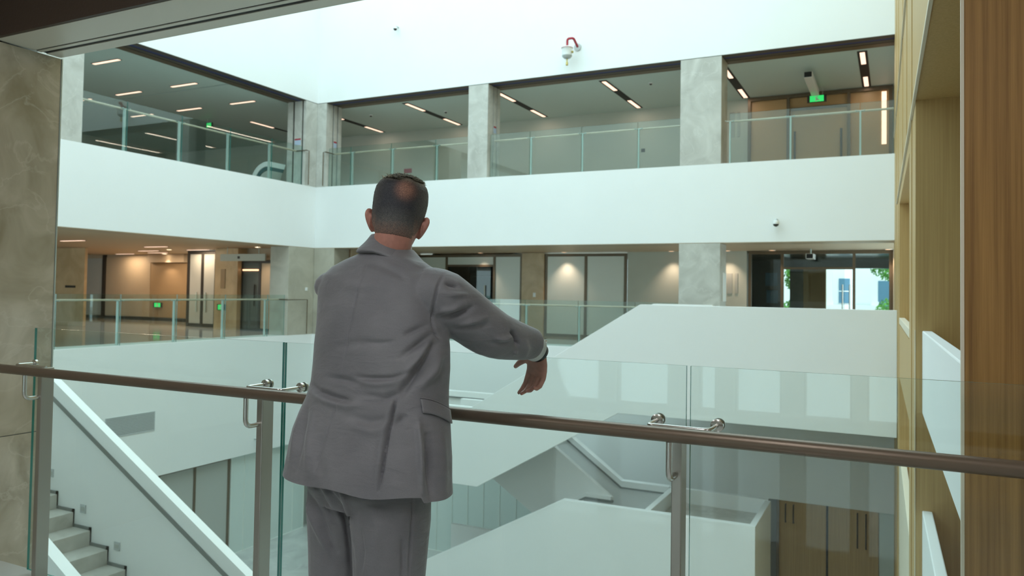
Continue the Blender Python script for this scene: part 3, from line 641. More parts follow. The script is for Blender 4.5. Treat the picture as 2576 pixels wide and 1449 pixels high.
for i, x in enumerate((-16.88, -13.6, -10.35, -7.13, -3.9, -0.69)):
    t = strip(x - 0.07, x + 0.07, 19.4, 23.05, 7.2, 'black slot light with two warm tubes, %s from the inner corner' % ords[i], 'upper back slot lights', slot=(x - 0.11, x + 0.11, 19.65, 23.05))
    box('diffuser', x - 0.055, x + 0.055, 19.75, 20.75, 7.182, 7.192, 'lamp_warm', t); box('diffuser', x - 0.055, x + 0.055, 22.0, 22.98, 7.182, 7.192, 'lamp_warm', t)
    ld = bpy.data.lights.new('tube_light', 'AREA'); ld.shape = 'RECTANGLE'; ld.size = 0.11; ld.size_y = 3.2; ld.energy = 11; ld.color = (1, 0.82, 0.66)
    lo = bpy.data.objects.new('tube_light', ld); COL.objects.link(lo); lo.parent = t; lo.location = (0, 0, -0.03)
for i, (x0, x1, y, lb) in enumerate(((-22.1, -21.1, 14.4, 'nearest the near pillar'), (-26.2, -25.2, 20.6, 'in front of the tan panels'), (-28.9, -27.9, 21.2, 'over the tan panels at the far left'), (-25.2, -24.2, 19.4, 'left of the glazed doors'), (-22.4, -21.4, 19.2, 'right before the glazed doors'), (-24.6, -23.6, 21.4, 'deep behind the glazed doors row'), (-22.3, -21.3, 17.4, 'left of the honey stone pier'))):
    t = strip(x0, x1, y - 0.06, y + 0.06, 2.70, 'warm strip light on the left hall ceiling %s' % lb, 'left hall strip lights'); box('diffuser', x0, x1, y - 0.055, y + 0.055, 2.682, 2.692, 'lamp_warm', t)
    ld = bpy.data.lights.new('tube_light', 'AREA'); ld.shape = 'RECTANGLE'; ld.size = 1.0; ld.size_y = 0.12; ld.energy = 26; ld.color = (1, 0.76, 0.52)
    lo = bpy.data.objects.new('tube_light', ld); COL.objects.link(lo); lo.parent = t; lo.location = (0, 0, -0.03)

# ------------------------------------------------------------------ upper glazed doors
ud = empty('glazed_doors', (-1.9, 23.15, 4.5), 'amber glazed doors with dark frames on the upper gallery', 'door')
for a, b in ((-3.86, -3.78), (-2.78, -2.70), (-1.18, -1.10), (-0.14, -0.06)): box('mullion', a, b, 23.1, 23.2, 4.5, 7.19, 'frame_brown', ud)
box('transom', -3.86, -0.06, 23.09, 23.21, 7.09, 7.19, 'frame_brown', ud); box('transom', -2.70, -1.18, 23.1, 23.2, 6.72, 6.79, 'frame_brown', ud)
for a, b in ((-3.78, -2.78), (-1.10, -0.14)): box('panel', a, b, 23.19, 23.23, 4.5, 7.09, 'amber', ud)
box('panel', -2.70, -1.18, 23.19, 23.23, 6.79, 7.09, 'amber', ud); box('panel', -2.70, -1.18, 23.19, 23.23, 4.5, 6.72, 'amber', ud)
box('light_strip', -0.32, -0.2, 23.17, 23.19, 5.6, 7.05, 'lamp_warm', ud)
for h in (-2.55, -1.33): tube('pull_handle', [(h, 23.05, 5.0), (h, 23.05, 6.1)], 0.03, 'frame_dark', ud, 8)
pj = empty('camera_housing', (-1.95, 21.4, 7.0), 'long white box housing hung under the upper ceiling by the amber doors', 'device')
box('housing', -2.06, -1.86, 20.5, 22.5, 6.93, 7.08, 'white_gloss', pj, 0.01); box('front_lens', -2.05, -1.87, 20.485, 20.5, 6.94, 7.07, 'black', pj); tube('stem', [(-1.96, 21.4, 7.07), (-1.96, 21.4, 7.2)], 0.02, 'steel_far', pj, 8)
pj = empty('camera_housing', (-2.05, 22.3, 2.5), 'small white box camera hung before the entrance doors of the middle gallery', 'device')
box('housing', -2.14, -1.94, 22.0, 22.6, 2.42, 2.56, 'white_gloss', pj, 0.01); box('front_lens', -2.12, -1.96, 21.985, 22.0, 2.43, 2.55, 'black', pj); tube('stem', [(-2.04, 22.3, 2.55), (-2.04, 22.3, 2.70)], 0.02, 'steel_far', pj, 8)
wc = empty('curved_form', (-17.35, 17.8, 4.5), 'white curved unidentified seat with dark inside at the upper inner corner', 'form')  # unidentified white curved form, shaped as nested arched bands
def arch(name, r0, r1, y0, y1, mat):
    A = [math.radians(a) for a in range(70, 186, 8)]
    poly = [(-17.1 + r1 * math.cos(a), 4.62 + r1 * 0.95 * math.sin(a)) for a in A] + [(-17.1 - r1, 4.5), (-17.1 - r0, 4.5)] + [(-17.1 + r0 * math.cos(a), 4.62 + r0 * 0.95 * math.sin(a)) for a in reversed(A)]
    prism_y(name, poly, y0, y1, mat, wc)
arch('shell', 0.50, 0.66, 17.5, 18.04, 'white_gloss'); arch('inner_lining', 0.38, 0.50, 17.52, 18.03, 'teal_dark'); arch('inner_fill', 0.12, 0.38, 17.54, 18.02, 'panel_grey')
# ------------------------------------------------------------------ signs and small fittings
def exit_sign(x, y, z, label, w=0.34, h=0.15, ax='y'):
    t = empty('exit_sign', (x, y, z), label, 'sign', 'green emergency signs')
    box('sign_case', x - w / 2, x + w / 2, y, y + 0.04, z - h / 2, z + h / 2, 'frame_dark', t)
    box('sign_face', x - w * 0.36, x + w * 0.36, y - 0.004, y, z - h * 0.42, z + h * 0.42, 'exit_green', t)
    V = []; F = []
    for q in ([(-.05, .02), (.01, .045), (.03, .03), (-.02, .01)], [(-.03, -.05), (.0, -.05), (.02, .0), (-.01, .02)], [(.01, .0), (.06, -.03), (.05, -.045), (.0, -.02)]):
        n = len(V); V += [(x + a * w / 0.34, y - 0.006, z + b * h / 0.15) for a, b in q]; F.append((n, n + 1, n + 2, n + 3))
    if z > 5:
        for s in (-0.3, 0.3): tube('hanger', [(x + s * w, y + 0.02, z + h / 2), (x + s * w, y + 0.02, 7.2)], 0.006, 'steel_far', t, 6)
    mesh('running_figure', V, F, 'white_gloss', t)
exit_sign(-1.93, 22.6, 6.88, 'green lit exit sign hanging before the amber glazed doors', 0.5, 0.2)
exit_sign(-27.0, 21.7, 0.62, 'small green exit sign on the brown recess of the left hall', 0.5, 0.2)
exit_sign(-20.03, 18.55, 0.73, 'small green exit sign on the honey stone pier', 0.34, 0.2)
exit_sign(-21.2, 18.9, 6.98, 'green exit sign under the upper left ceiling', 0.30, 0.18)
def sticker(x, y, z, label, ax):
    t = empty('notice', (x, y, z), label, 'sign', 'red and blue notices on the piers')
    if ax == 'x': box('red_band', x, x + 0.004, y - 0.07, y + 0.07, z + 0.05, z + 0.10, 'red', t); box('blue_field', x, x + 0.004, y - 0.07, y + 0.07, z - 0.10, z + 0.05, 'sticker_blue', t)
    else: box('red_band', x - 0.12, x + 0.12, y - 0.004, y, z + 0.05, z + 0.10, 'red', t); box('blue_field', x - 0.12, x + 0.12, y - 0.004, y, z - 0.10, z + 0.05, 'sticker_blue', t)
sticker(-16.43, 18.06, 5.90, 'small red and blue notice on the corner pier facing the left bay', 'y')
sticker(-15.76, 19.01, 5.93, 'small red and blue notice on the corner pier facing the back bay', 'x')
sticker(-10.08, 19.01, 5.95, 'small red and blue notice on the narrow upper column', 'x')
tag(box('red_notice', -16.05, -15.72, 23.23, 23.25, 5.66, 5.82, 'red'), 'red notice board low on the upper back wall above the man', 'sign')
tag(box('wall_socket', -7.12, -7.0, 23.23, 23.25, 5.84, 5.95, 'frame_dark', None, 0.004), 'small dark socket on the upper back wall of the wide bay', 'socket')
for nm, lb, x, z, y in (('wall_board', 'pair of dark framed boards on the beige wall beside the entrance doors', -4.24, 1.45, 23.06), ('wall_board', 'pair of grey framed boards on the upper wall beside the amber doors', -4.24, 6.1, 23.25)):
    t = empty(nm, (x, y, z), lb, 'board'); k = 0.75 if z > 3 else 0.6
    box('board', x - 0.17, x - 0.02, y - 0.02, y, z, z + k, 'panel_grey', t, 0.004); box('board', x + 0.06, x + 0.14, y - 0.02, y, z, z + k, 'panel_grey', t, 0.004)
tag(box('white_cabinet', -3.72, -3.70, 18.85, 19.25, 1.25, 1.95, 'white_gloss', None, 0.004), 'flat white cabinet on the side of the wide middle column', 'cabinet')
tag(box('wall_button', XL, XL + 0.02, 18.2, 18.29, 1.33, 1.43, 'white_gloss', None, 0.004), 'small white button on the middle corner pier', 'switch')
# fire-fighting water cannon on the upper white wall
fc = empty('water_cannon', (-7.5, 18.4, 7.7), 'white wall-mounted fire water cannon with a red bent pipe', 'fire device')
tube('red_pipe', [(-7.43, YF, 7.83)] + bend((-7.43, YF, 7.83), (-7.43, 18.25, 7.98), (-7.55, 18.25, 7.98), 0.06) + bend((-7.43, 18.25, 7.98), (-7.60, 18.25, 7.98), (-7.60, 18.25, 7.75), 0.06) + [(-7.60, 18.25, 7.78)], 0.032, 'red', fc, 12)
lathe('wall_flange', [(0.10, 0), (0.10, -0.03), (0.05, -0.035)], (-7.43, YF, 7.83), 'vent_grey', fc, 20, 'y')
bdw = lathe('body', [(0.03, 0.18), (0.06, 0.16), (0.15, 0.13), (0.155, 0.115), (0.13, 0.08), (0.13, -0.05), (0.12, -0.08)], (-7.60, 18.25, 7.62), 'white_gloss', fc, 24)
lathe('red_rim', [(0.157, 0.118), (0.157, 0.108)], (-7.60, 18.25, 7.62), 'red', bdw, 24)
lathe('dome', [(0.135, -0.08), (0.125, -0.11), (0.08, -0.15), (0.03, -0.165)], (-7.60, 18.25, 7.62), 'vent_grey', fc, 24)
lathe('nozzle', [(0.018, -0.16), (0.018, -0.24), (0.032, -0.26), (0.03, -0.33), (0.015, -0.34)], (-7.60, 18.25, 7.62), 'brass', fc, 12)
lathe('valve', [(0.02, 0), (0.03, 0.02), (0.03, 0.05), (0.015, 0.06)], (-7.44, 18.22, 7.58), 'brass', fc, 10)
def domecam(x, y, z, label, nx, s=1.0):
    t = empty('wall_camera', (x, y, z), label, 'camera')
    d = Vector((1, 0, 0)) if nx else Vector((0, -1, 0)); c = Vector((x, y, z))
    tube('bracket', [c, c + d * 0.12 * s, c + d * 0.16 * s - Vector((0, 0, 0.04 * s))], 0.022 * s, 'vent_grey', t, 8)
    q = c + d * 0.16 * s - Vector((0, 0, 0.06 * s))
    lathe('housing', [(0.03 * s, 0.04 * s), (0.06 * s, 0.02 * s), (0.06 * s, -0.03 * s)], q, 'white_gloss', t, 16)
    lathe('lens_dome', [(0.055 * s, -0.03 * s), (0.045 * s, -0.06 * s), (0.015 * s, -0.08 * s)], q, 'frame_dark', t, 16)
domecam(-2.43, YF, 3.16, 'small dome camera on the white band under the wide upper column', False, 1.2)
domecam(XL, 16.27, -2.85, 'small dome camera low on the white wall above the frosted screen', True, 1.1)
domecam(-13.13, YF, 9.15, 'small dome camera high on the bright upper white wall', False, 1.0)
for lb, c in (('small dark dome sensor on the upper ceiling nearest the inner corner', (-15.6, 20.6, 7.2)), ('small dark dome sensor on the upper ceiling above the man', (-13.0, 21.1, 7.2)), ('small dark dome sensor on the upper ceiling of the wide bay', (-6.0, 20.4, 7.2))):
    t = empty('ceiling_sensor', c, lb, 'sensor'); lathe('sensor_base', [(0.06, 0), (0.06, -0.02), (0.045, -0.03)], c, 'white_gloss', t, 14); lathe('sensor_lens', [(0.04, -0.03), (0.03, -0.055), (0.01, -0.065)], c, 'frame_dark', t, 14)
# ------------------------------------------------------------------ the man
plain('skin', (0.46, 0.205, 0.155), 0.5, noise=0.12, nscale=45)
plain('shirt', (0.62, 0.64, 0.62), 0.7)
plain('watch_black', (0.015, 0.016, 0.018), 0.35)
plain('shoe_black', (0.02, 0.018, 0.016), 0.3)
def cloth_mat(name, c1, c2):
    m, nt, b = node_mat(name); N = nt.nodes; L = nt.links
    tc = N.new('ShaderNodeTexCoord'); n1 = N.new('ShaderNodeTexNoise'); n1.inputs['Scale'].default_value = 420; n1.inputs['Detail'].default_value = 2
    n2 = N.new('ShaderNodeTexNoise'); n2.inputs['Scale'].default_value = 7; n2.inputs['Detail'].default_value = 3
    ad = N.new('ShaderNodeMath'); ad.operation = 'MULTIPLY_ADD'; ad.inputs[1].default_value = 0.45
    r = N.new('ShaderNodeValToRGB'); r.color_ramp.elements[0].position = 0.45; r.color_ramp.elements[1].position = 0.95
    r.color_ramp.elements[0].color = (*c1, 1); r.color_ramp.elements[1].color = (*c2, 1)
    bp = N.new('ShaderNodeBump'); bp.inputs['Strength'].default_value = 0.12; bp.inputs['Distance'].default_value = 0.001
    for n in (n1, n2): L.new(tc.outputs['Object'], n.inputs['Vector'])
    L.new(n1.outputs['Fac'], ad.inputs[0]); L.new(n2.outputs['Fac'], ad.inputs[2]); L.new(ad.outputs[0], r.inputs['Fac']); L.new(r.outputs['Color'], b.inputs['Base Color'])
    n3 = N.new('ShaderNodeTexNoise'); n3.inputs['Scale'].default_value = 16; n3.inputs['Detail'].default_value = 3; n3.inputs['Distortion'].default_value = 0.6
    mp3 = N.new('ShaderNodeMapping'); mp3.inputs['Scale'].default_value = (0.7, 0.7, 1.9); L.new(tc.outputs['Object'], mp3.inputs['Vector']); L.new(mp3.outputs['Vector'], n3.inputs['Vector'])
    b3 = N.new('ShaderNodeBump'); b3.inputs['Strength'].default_value = 0.32; b3.inputs['Distance'].default_value = 0.012
    L.new(n3.outputs['Fac'], b3.inputs['Height']); L.new(b3.outputs['Normal'], bp.inputs['Normal'])
    L.new(n1.outputs['Fac'], bp.inputs['Height']); L.new(bp.outputs['Normal'], b.inputs['Normal'])
    b.inputs['Roughness'].default_value = 0.62; b.inputs['Sheen Weight'].default_value = 0.25; b.inputs['Sheen Roughness'].default_value = 0.4
cloth_mat('suit', (0.150, 0.144, 0.157), (0.208, 0.199, 0.213))
m, nt, b = node_mat('hair'); at = nt.nodes.new('ShaderNodeAttribute'); at.attribute_name = 'hue'
tc_ = nt.nodes.new('ShaderNodeTexCoord'); nh = nt.nodes.new('ShaderNodeTexNoise'); nh.inputs['Scale'].default_value = 620; nh.inputs['Detail'].default_value = 3
rh = nt.nodes.new('ShaderNodeValToRGB'); rh.color_ramp.elements[0].position = 0.36; rh.color_ramp.elements[1].position = 0.70; rh.color_ramp.elements[0].color = (0.45, 0.45, 0.5, 1); rh.color_ramp.elements[1].color = (2.1, 2.05, 1.95, 1)
mh = nt.nodes.new('ShaderNodeMix'); mh.data_type = 'RGBA'; mh.blend_type = 'MULTIPLY'; mh.inputs['Factor'].default_value = 1.0
bh = nt.nodes.new('ShaderNodeBump'); bh.inputs['Strength'].default_value = 0.5; bh.inputs['Distance'].default_value = 0.002
nt.links.new(tc_.outputs['Object'], nh.inputs['Vector']); nt.links.new(nh.outputs['Fac'], rh.inputs['Fac']); nt.links.new(at.outputs['Color'], mh.inputs[6]); nt.links.new(rh.outputs['Color'], mh.inputs[7])
nt.links.new(nh.outputs['Fac'], bh.inputs['Height']); nt.links.new(bh.outputs['Normal'], b.inputs['Normal'])
nt.links.new(mh.outputs[2], b.inputs['Base Color']); b.inputs['Roughness'].default_value = 0.6

man = empty('person', (-1.43, 1.92, 0), 'man in a grey suit seen from behind, leaning on the glass balustrade', 'person')
RM = np.array(CAM_R); EY = np.array([0, 0, 1.42])
def px(P):
    c = (P - EY) @ RM
    return np.stack([1288 + 1932 * c[:, 0] / c[:, 2], 676 + 1932 * c[:, 1] / c[:, 2]], 1)
def rings_data(rings, k=40, n=2.3, cap=True):
    """rings: list of (center, axis_a, axis_b)"""
    V = []; F = []
    for c, A, B in rings:
        c = Vector(c); A = Vector(A); B = Vector(B)
        for i in range(k):
            w = 2 * math.pi * i / k; ca, sa = math.cos(w), math.sin(w)
            V.append(c + A * math.copysign(abs(ca) ** (2 / n), ca) + B * math.copysign(abs(sa) ** (2 / n), sa))
    for j in range(len(rings) - 1):
        for i in range(k):
            F.append((j * k + i, j * k + (i + 1) % k, (j + 1) * k + (i + 1) % k, (j + 1) * k + i))
    if cap: F.append(tuple(range(k))); F.append(tuple((len(rings) - 1) * k + i for i in range(k)))
    return V, F
def limb(pts, rad, k=20, flat=None):
    V, F = tube_data(pts, rad, k); return V, F
def subdiv(pts, rad, n=4):
    """smooth a path (Catmull-Rom)"""
    P = [Vector(p) for p in pts]; Q = []; R = []
    for i in range(len(P) - 1):
        p0, p1, p2, p3 = P[max(i - 1, 0)], P[i], P[i + 1], P[min(i + 2, len(P) - 1)]
        for j in range(n):
            t = j / n
            Q.append(0.5 * ((2 * p1) + (p2 - p0) * t + (2 * p0 - 5 * p1 + 4 * p2 - p3) * t * t + (3 * p1 - p0 - 3 * p2 + p3) * t ** 3)); R.append(rad[i] * (1 - t) + rad[i + 1] * t)
    return Q + [P[-1]], R + [rad[-1]]
def ball(c, r, k=16):
    rings = []
    c = Vector(c); r = r if isinstance(r, (tuple, list)) else (r, r, r)
    for j in range(1, 8):
        a = -math.pi / 2 + math.pi * j / 8
        rings.append((c + Vector((0, 0, math.sin(a) * r[2])), (math.cos(a) * r[0], 0, 0), (0, math.cos(a) * r[1], 0)))
    return rings_data(rings, k, 2.0)
def fuse(parts, voxel, smooth_it=4, fac=0.5):
    me = bpy.data.meshes.new('tmp'); V = []; F = []
    for v, f in parts:
        n = len(V); V += [tuple(q) for q in v]; F += [tuple(n + i for i in x) for x in f]
    me.from_pydata(V, [], F); me.update()
    bm = bmesh.new(); bm.from_mesh(me); bmesh.ops.recalc_face_normals(bm, faces=bm.faces); bm.to_mesh(me); bm.free()
    o = bpy.data.objects.new('tmp', me); COL.objects.link(o)
    md = o.modifiers.new('r', 'REMESH'); md.mode = 'VOXEL'; md.voxel_size = voxel
    if smooth_it:
        sm = o.modifiers.new('s', 'SMOOTH'); sm.iterations = smooth_it; sm.factor = fac
    dg = bpy.context.evaluated_depsgraph_get(); dg.update()
    out = bpy.data.meshes.new_from_object(o.evaluated_get(dg))
    bpy.data.objects.remove(o); bpy.data.meshes.remove(me)
    return out
def co(me):
    a = np.empty(len(me.vertices) * 3); me.vertices.foreach_get('co', a); return a.reshape(-1, 3)
def no(me):
    a = np.empty(len(me.vertices) * 3); me.vertices.foreach_get('normal', a); return a.reshape(-1, 3)
def setco(me, a): me.vertices.foreach_set('co', a.ravel()); me.update()
def folds(me, lst, side=True):
    """press or raise creases that run along polylines drawn on the back of the garment"""
    P = co(me); N = no(me); U = px(P)
    view = P - EY; view /= np.linalg.norm(view, axis=1)[:, None]
    face = np.clip(-(N * view).sum(1) * 2.5, 0, 1)
    D = np.zeros(len(P))
    for pts, wd, amp in lst:
        best = np.full(len(P), 1e9); par = np.zeros(len(P)); tot = len(pts) - 1
        for i in range(tot):
            a = np.array(pts[i], float); bb = np.array(pts[i + 1], float); d = bb - a; L2 = d @ d
            t = np.clip(((U - a) @ d) / L2, 0, 1); dist = np.linalg.norm(U - a - t[:, None] * d, axis=1)
            m_ = dist < best; best[m_] = dist[m_]; par[m_] = (i + t[m_]) / tot
        taper = np.clip(np.minimum(par, 1 - par) * 5 + 0.15, 0, 1) if wd < 5.5 else np.sin(np.pi * np.clip(par, 0.03, 0.97)) ** 0.8
        D += amp * taper * np.exp(-(best / (0.85 * wd)) ** 2)
    setco(me, P + N * (1.8 * D * face)[:, None])
def rot2(v, a): return (v[0] * math.cos(a) - v[1] * math.sin(a), v[0] * math.sin(a) + v[1] * math.cos(a))

# --- arm path (right arm reaches over the top of the glass, hand hangs behind it)
ARM = [(-1.300, 1.985, 1.415), (-1.243, 2.02, 1.392), (-1.155, 2.155, 1.292), (-1.118, 2.26, 1.260), (-1.088, 2.352, 1.244)]
ARML = [(-1.655, 2.03, 1.425), (-1.675, 2.10, 1.36), (-1.705, 2.19, 1.255), (-1.725, 2.27, 1.255), (-1.735, 2.35, 1.252)]
# --- head frame
HC = Vector((-1.428, 2.045, 1.672)); HA = math.radians(29)
H_r = Vector((math.cos(HA), math.sin(HA), 0)); H_f = Vector((-math.sin(HA), math.cos(HA), 0)); H_u = Vector((0, 0, 1))
q = Matrix.Rotation(math.radians(8), 3, H_f); H_r = q @ H_r; H_u = q @ H_u
q = Matrix.Rotation(math.radians(-6), 3, H_r); H_f = q @ H_f; H_u = q @ H_u
def hp(r, f_, u): return HC + H_r * r + H_f * f_ + H_u * u
HEAD = [(-0.128, 0.026, 0.030, 0.060), (-0.118, 0.048, 0.070, 0.018), (-0.095, 0.060, 0.086, 0.006), (-0.065, 0.070, 0.094, 0.002), (-0.030, 0.076, 0.098, 0.0), (0.005, 0.079, 0.097, 0.0), (0.035, 0.080, 0.099, -0.002), (0.060, 0.077, 0.096, -0.003), (0.080, 0.066, 0.083, -0.002), (0.094, 0.050, 0.062, 0.0), (0.103, 0.030, 0.036, 0.001), (0.1065, 0.012, 0.014, 0.002)]
def head_rings(off=0.0):
    return [(hp(0, yo, u + off * 0.6), H_r * (w + off), H_f * (d + off)) for u, w, d, yo in HEAD]
parts = [rings_data(head_rings(), 36, 2.15)]
parts.append(limb(*subdiv([(-1.447, 2.020, 1.44), (-1.446, 2.022, 1.53), hp(0, -0.02, -0.09), hp(0, -0.01, -0.03)], [0.075, 0.064, 0.061, 0.060])))
parts.append(limb([hp(0, 0.090, 0.02), hp(0, 0.108, -0.010), hp(0, 0.118, -0.032), hp(0, 0.098, -0.040)], [0.009, 0.012, 0.016, 0.010], 12))     # nose
for s in (-1, 1):
    parts.append(ball(hp(s * 0.031, 0.088, 0.018), 0.012)); parts.append(ball(hp(s * 0.030, 0.090, 0.034), (0.022, 0.012, 0.007)))                       # eye, brow
    e = [hp(s * 0.072, 0.008, -0.078), hp(s * 0.081, 0.000, -0.066), hp(s * 0.091, -0.012, -0.046), hp(s * 0.096, -0.017, -0.028), hp(s * 0.093, -0.010, -0.015), hp(s * 0.082, 0.004, -0.018)]
    parts.append(limb(*subdiv(e, [0.0065, 0.0075, 0.008, 0.0085, 0.008, 0.006]), 12))                                                                # ear rim
    parts.append(rings_data([(hp(s * (0.068 + 0.004 * i), 0.004 - 0.004 * i, -0.046), H_f * (0.016 + 0.001 * i), H_u * (0.027 - 0.001 * i)) for i in range(5)], 16, 2))
parts.append(limb([hp(-0.022, 0.098, -0.072), hp(0, 0.106, -0.070), hp(0.022, 0.098, -0.072)], [0.006, 0.010, 0.006], 10))                            # mouth
tor = [(-1.43, 1.93, 0.88, 0.15, 0.09), (-1.43, 1.95, 0.98, 0.165, 0.10), (-1.43, 1.965, 1.12, 0.16, 0.095), (-1.445, 1.99, 1.30, 0.17, 0.10), (-1.46, 2.005, 1.42, 0.175, 0.085), (-1.455, 2.015, 1.48, 0.10, 0.06), (-1.447, 2.02, 1.53, 0.055, 0.055)]
parts.append(rings_data([((x, y, z), (a, -0.12 * a, 0), (0.12 * b_, b_, 0)) for x, y, z, a, b_ in tor], 32, 2.2))
for hipx, kx, ky, ay in ((-1.525, -1.545, 1.95, 1.93), (-1.345, -1.335, 1.89, 1.87)):
    parts.append(limb(*subdiv([(hipx, 1.92, 0.92), (hipx, 1.92, 0.75), (kx, ky, 0.48), (kx, ay - 0.02, 0.28), (kx, ay - 0.03, 0.06)], [0.072, 0.070, 0.055, 0.052, 0.04])))
    parts.append(limb([(kx, ay - 0.07, 0.045), (kx, ay + 0.05, 0.045), (kx, ay + 0.13, 0.035)], [0.032, 0.036, 0.025], 14))
parts.append(limb(*subdiv(ARM, [0.055, 0.052, 0.044, 0.036, 0.029]))); parts.append(limb(*subdiv(ARML, [0.055, 0.052, 0.044, 0.036, 0.029])))
def hand(W, D, Wv, Nv, sg):
    """W wrist, D towards the fingers, Wv towards the little finger, Nv out of the palm"""
    W = Vector(W); D = Vector(D).normalized(); Nv = Vector(Nv); Nv = (Nv - D * Nv.dot(D)).normalized(); Wv = (Vector(Wv) - D * Vector(Wv).dot(D) - Nv * Vector(Wv).dot(Nv)).normalized()
    out = [rings_data([(W + D * d, Wv * a, Nv * c) for d, a, c in ((-0.03, 0.027, 0.022), (0.0, 0.027, 0.021), (0.018, 0.033, 0.020), (0.04, 0.039, 0.018), (0.065, 0.041, 0.015), (0.083, 0.038, 0.012), (0.09, 0.03, 0.009))], 24, 2.4)]
    for i, (o, L, cu) in enumerate(((-0.031, 1.0, 0.55), (-0.0105, 1.08, 0.75), (0.0105, 1.0, 0.95), (0.031, 0.8, 1.1))):
        P = [W + D * 0.07 + Wv * o]; a = 0.15; P.append(P[-1] + (D * math.cos(a) + Nv * math.sin(a) + Wv * o * 0.9) * 0.018)
        for seg, da in ((0.036 * L, 0.45 * cu), (0.025 * L, 0.75 * cu), (0.020 * L, 0.6 * cu)):
            a += da; P.append(P[-1] + (D * math.cos(a) + Nv * math.sin(a)) * seg)
        out.append(limb(P, [0.0095, 0.0094, 0.0086, 0.0080, 0.0066], 12)); out.append(ball(P[-1], 0.0066, 10)); out.append(ball(P[2], 0.0088, 10))
    T = [W + D * 0.018 - Wv * 0.022, W + D * 0.040 - Wv * 0.046 + Nv * 0.006, W + D * 0.060 - Wv * 0.068 + Nv * 0.012, W + D * 0.078 - Wv * 0.082 + Nv * 0.012]
    out.append(limb(T, [0.016, 0.0125, 0.0105, 0.008], 12)); out.append(ball(T[-1], 0.008, 10))
    return out
parts += hand((-1.085, 2.388, 1.214), (-0.20, 0.30, -0.95), (1, 0.15, 0.0), (-0.2, -1, -0.2), 1)
parts += hand((-1.737, 2.375, 1.222), (0.1, 0.42, -0.9), (-1, 0.2, 0.0), (0, -1, -0.3), -1)
body = link('body', fuse(parts, 0.0032, 5, 0.5), 'skin', man, True)

# --- hair: a cropped shell over the skull, shaved at nape and temples, thin at the crown
hm = fuse([rings_data(head_rings(0.0065), 40, 2.15)], 0.0038, 3)
P = co(hm); rel = P - np.array(HC); lr = rel @ np.array(H_r); lf = rel @ np.array(H_f); lu = rel @ np.array(H_u)
edge = np.where(lf < 0.02, np.where(np.abs(lr) > 0.06, -0.085 + 0.12 * np.clip((lf + 0.03) / 0.06, 0, 1), -0.108), 0.055)
keep = lu > edge - 0.012
nz = np.random.rand(len(P)); N_ = no(hm)
fade = np.clip((lu - edge) / 0.03, 0, 1)
lift = np.where(fade > 0, 0.0015 * nz, 0) - (1 - fade) * 0.0062 + np.clip((lu - 0.06) / 0.04, 0, 1) * 0.006 * np.clip((lf + 0.05) / 0.05, 0, 1)
setco(hm, P + N_ * lift[:, None])
bmh = bmesh.new(); bmh.from_mesh(hm); bmh.verts.ensure_lookup_table()
bmesh.ops.delete(bmh, geom=[v for i, v in enumerate(bmh.verts) if not keep[i]], context='VERTS'); bmh.to_mesh(hm); bmh.free()
P = co(hm); rel = P - np.array(HC); lr = rel @ np.array(H_r); lf = rel @ np.array(H_f); lu = rel @ np.array(H_u)
edge = np.where(lf < 0.02, np.where(np.abs(lr) > 0.06, -0.085 + 0.12 * np.clip((lf + 0.03) / 0.06, 0, 1), -0.108), 0.055)
fade = np.clip((lu - edge + 0.02 * (np.random.rand(len(P)) - 0.5)) / 0.06, 0, 1)[:, None]
dark = np.array([0.020, 0.021, 0.028]); grey = np.array([0.095, 0.092, 0.085]); skin = np.array([0.27, 0.15, 0.11]); pale = np.array([0.20, 0.175, 0.13])
nz = np.random.rand(len(P), 1)
sd = np.clip((np.abs(lr) - 0.045) / 0.035, 0, 1)[:, None]; lw = np.clip((-0.005 - lu) / 0.05, 0, 1)[:, None]
c = dark + (grey - dark) * np.clip(0.75 * np.maximum(sd, lw) + 0.16 * nz ** 2, 0, 1)
tp = np.clip((lu - 0.072) / 0.022, 0, 1)[:, None]; c = c + (pale - c) * tp * (0.55 + 0.45 * nz)
c = c * fade + (skin * 0.85 + c * 0.15) * (1 - fade)
bald = np.exp(-(((lr - 0.020) / 0.029) ** 2 + ((lu - 0.050) / 0.030) ** 2) ** 1.5)[:, None] * (lf < 0)[:, None]
c = c * (1 - bald * 0.9) + np.array([0.26, 0.125, 0.085]) * bald * 0.9
ca = hm.color_attributes.new('hue', 'FLOAT_COLOR', 'POINT'); ca.data.foreach_set('color', np.concatenate([c, np.ones((len(c), 1))], 1).ravel().astype(np.float32))
hair = link('hair', hm, 'hair', man, True)
hbvh = BVHTree.FromPolygons([v.co for v in hm.vertices], [tuple(p.vertices) for p in hm.polygons])
rnd = random.Random(5); V = []; F = []; colr = []
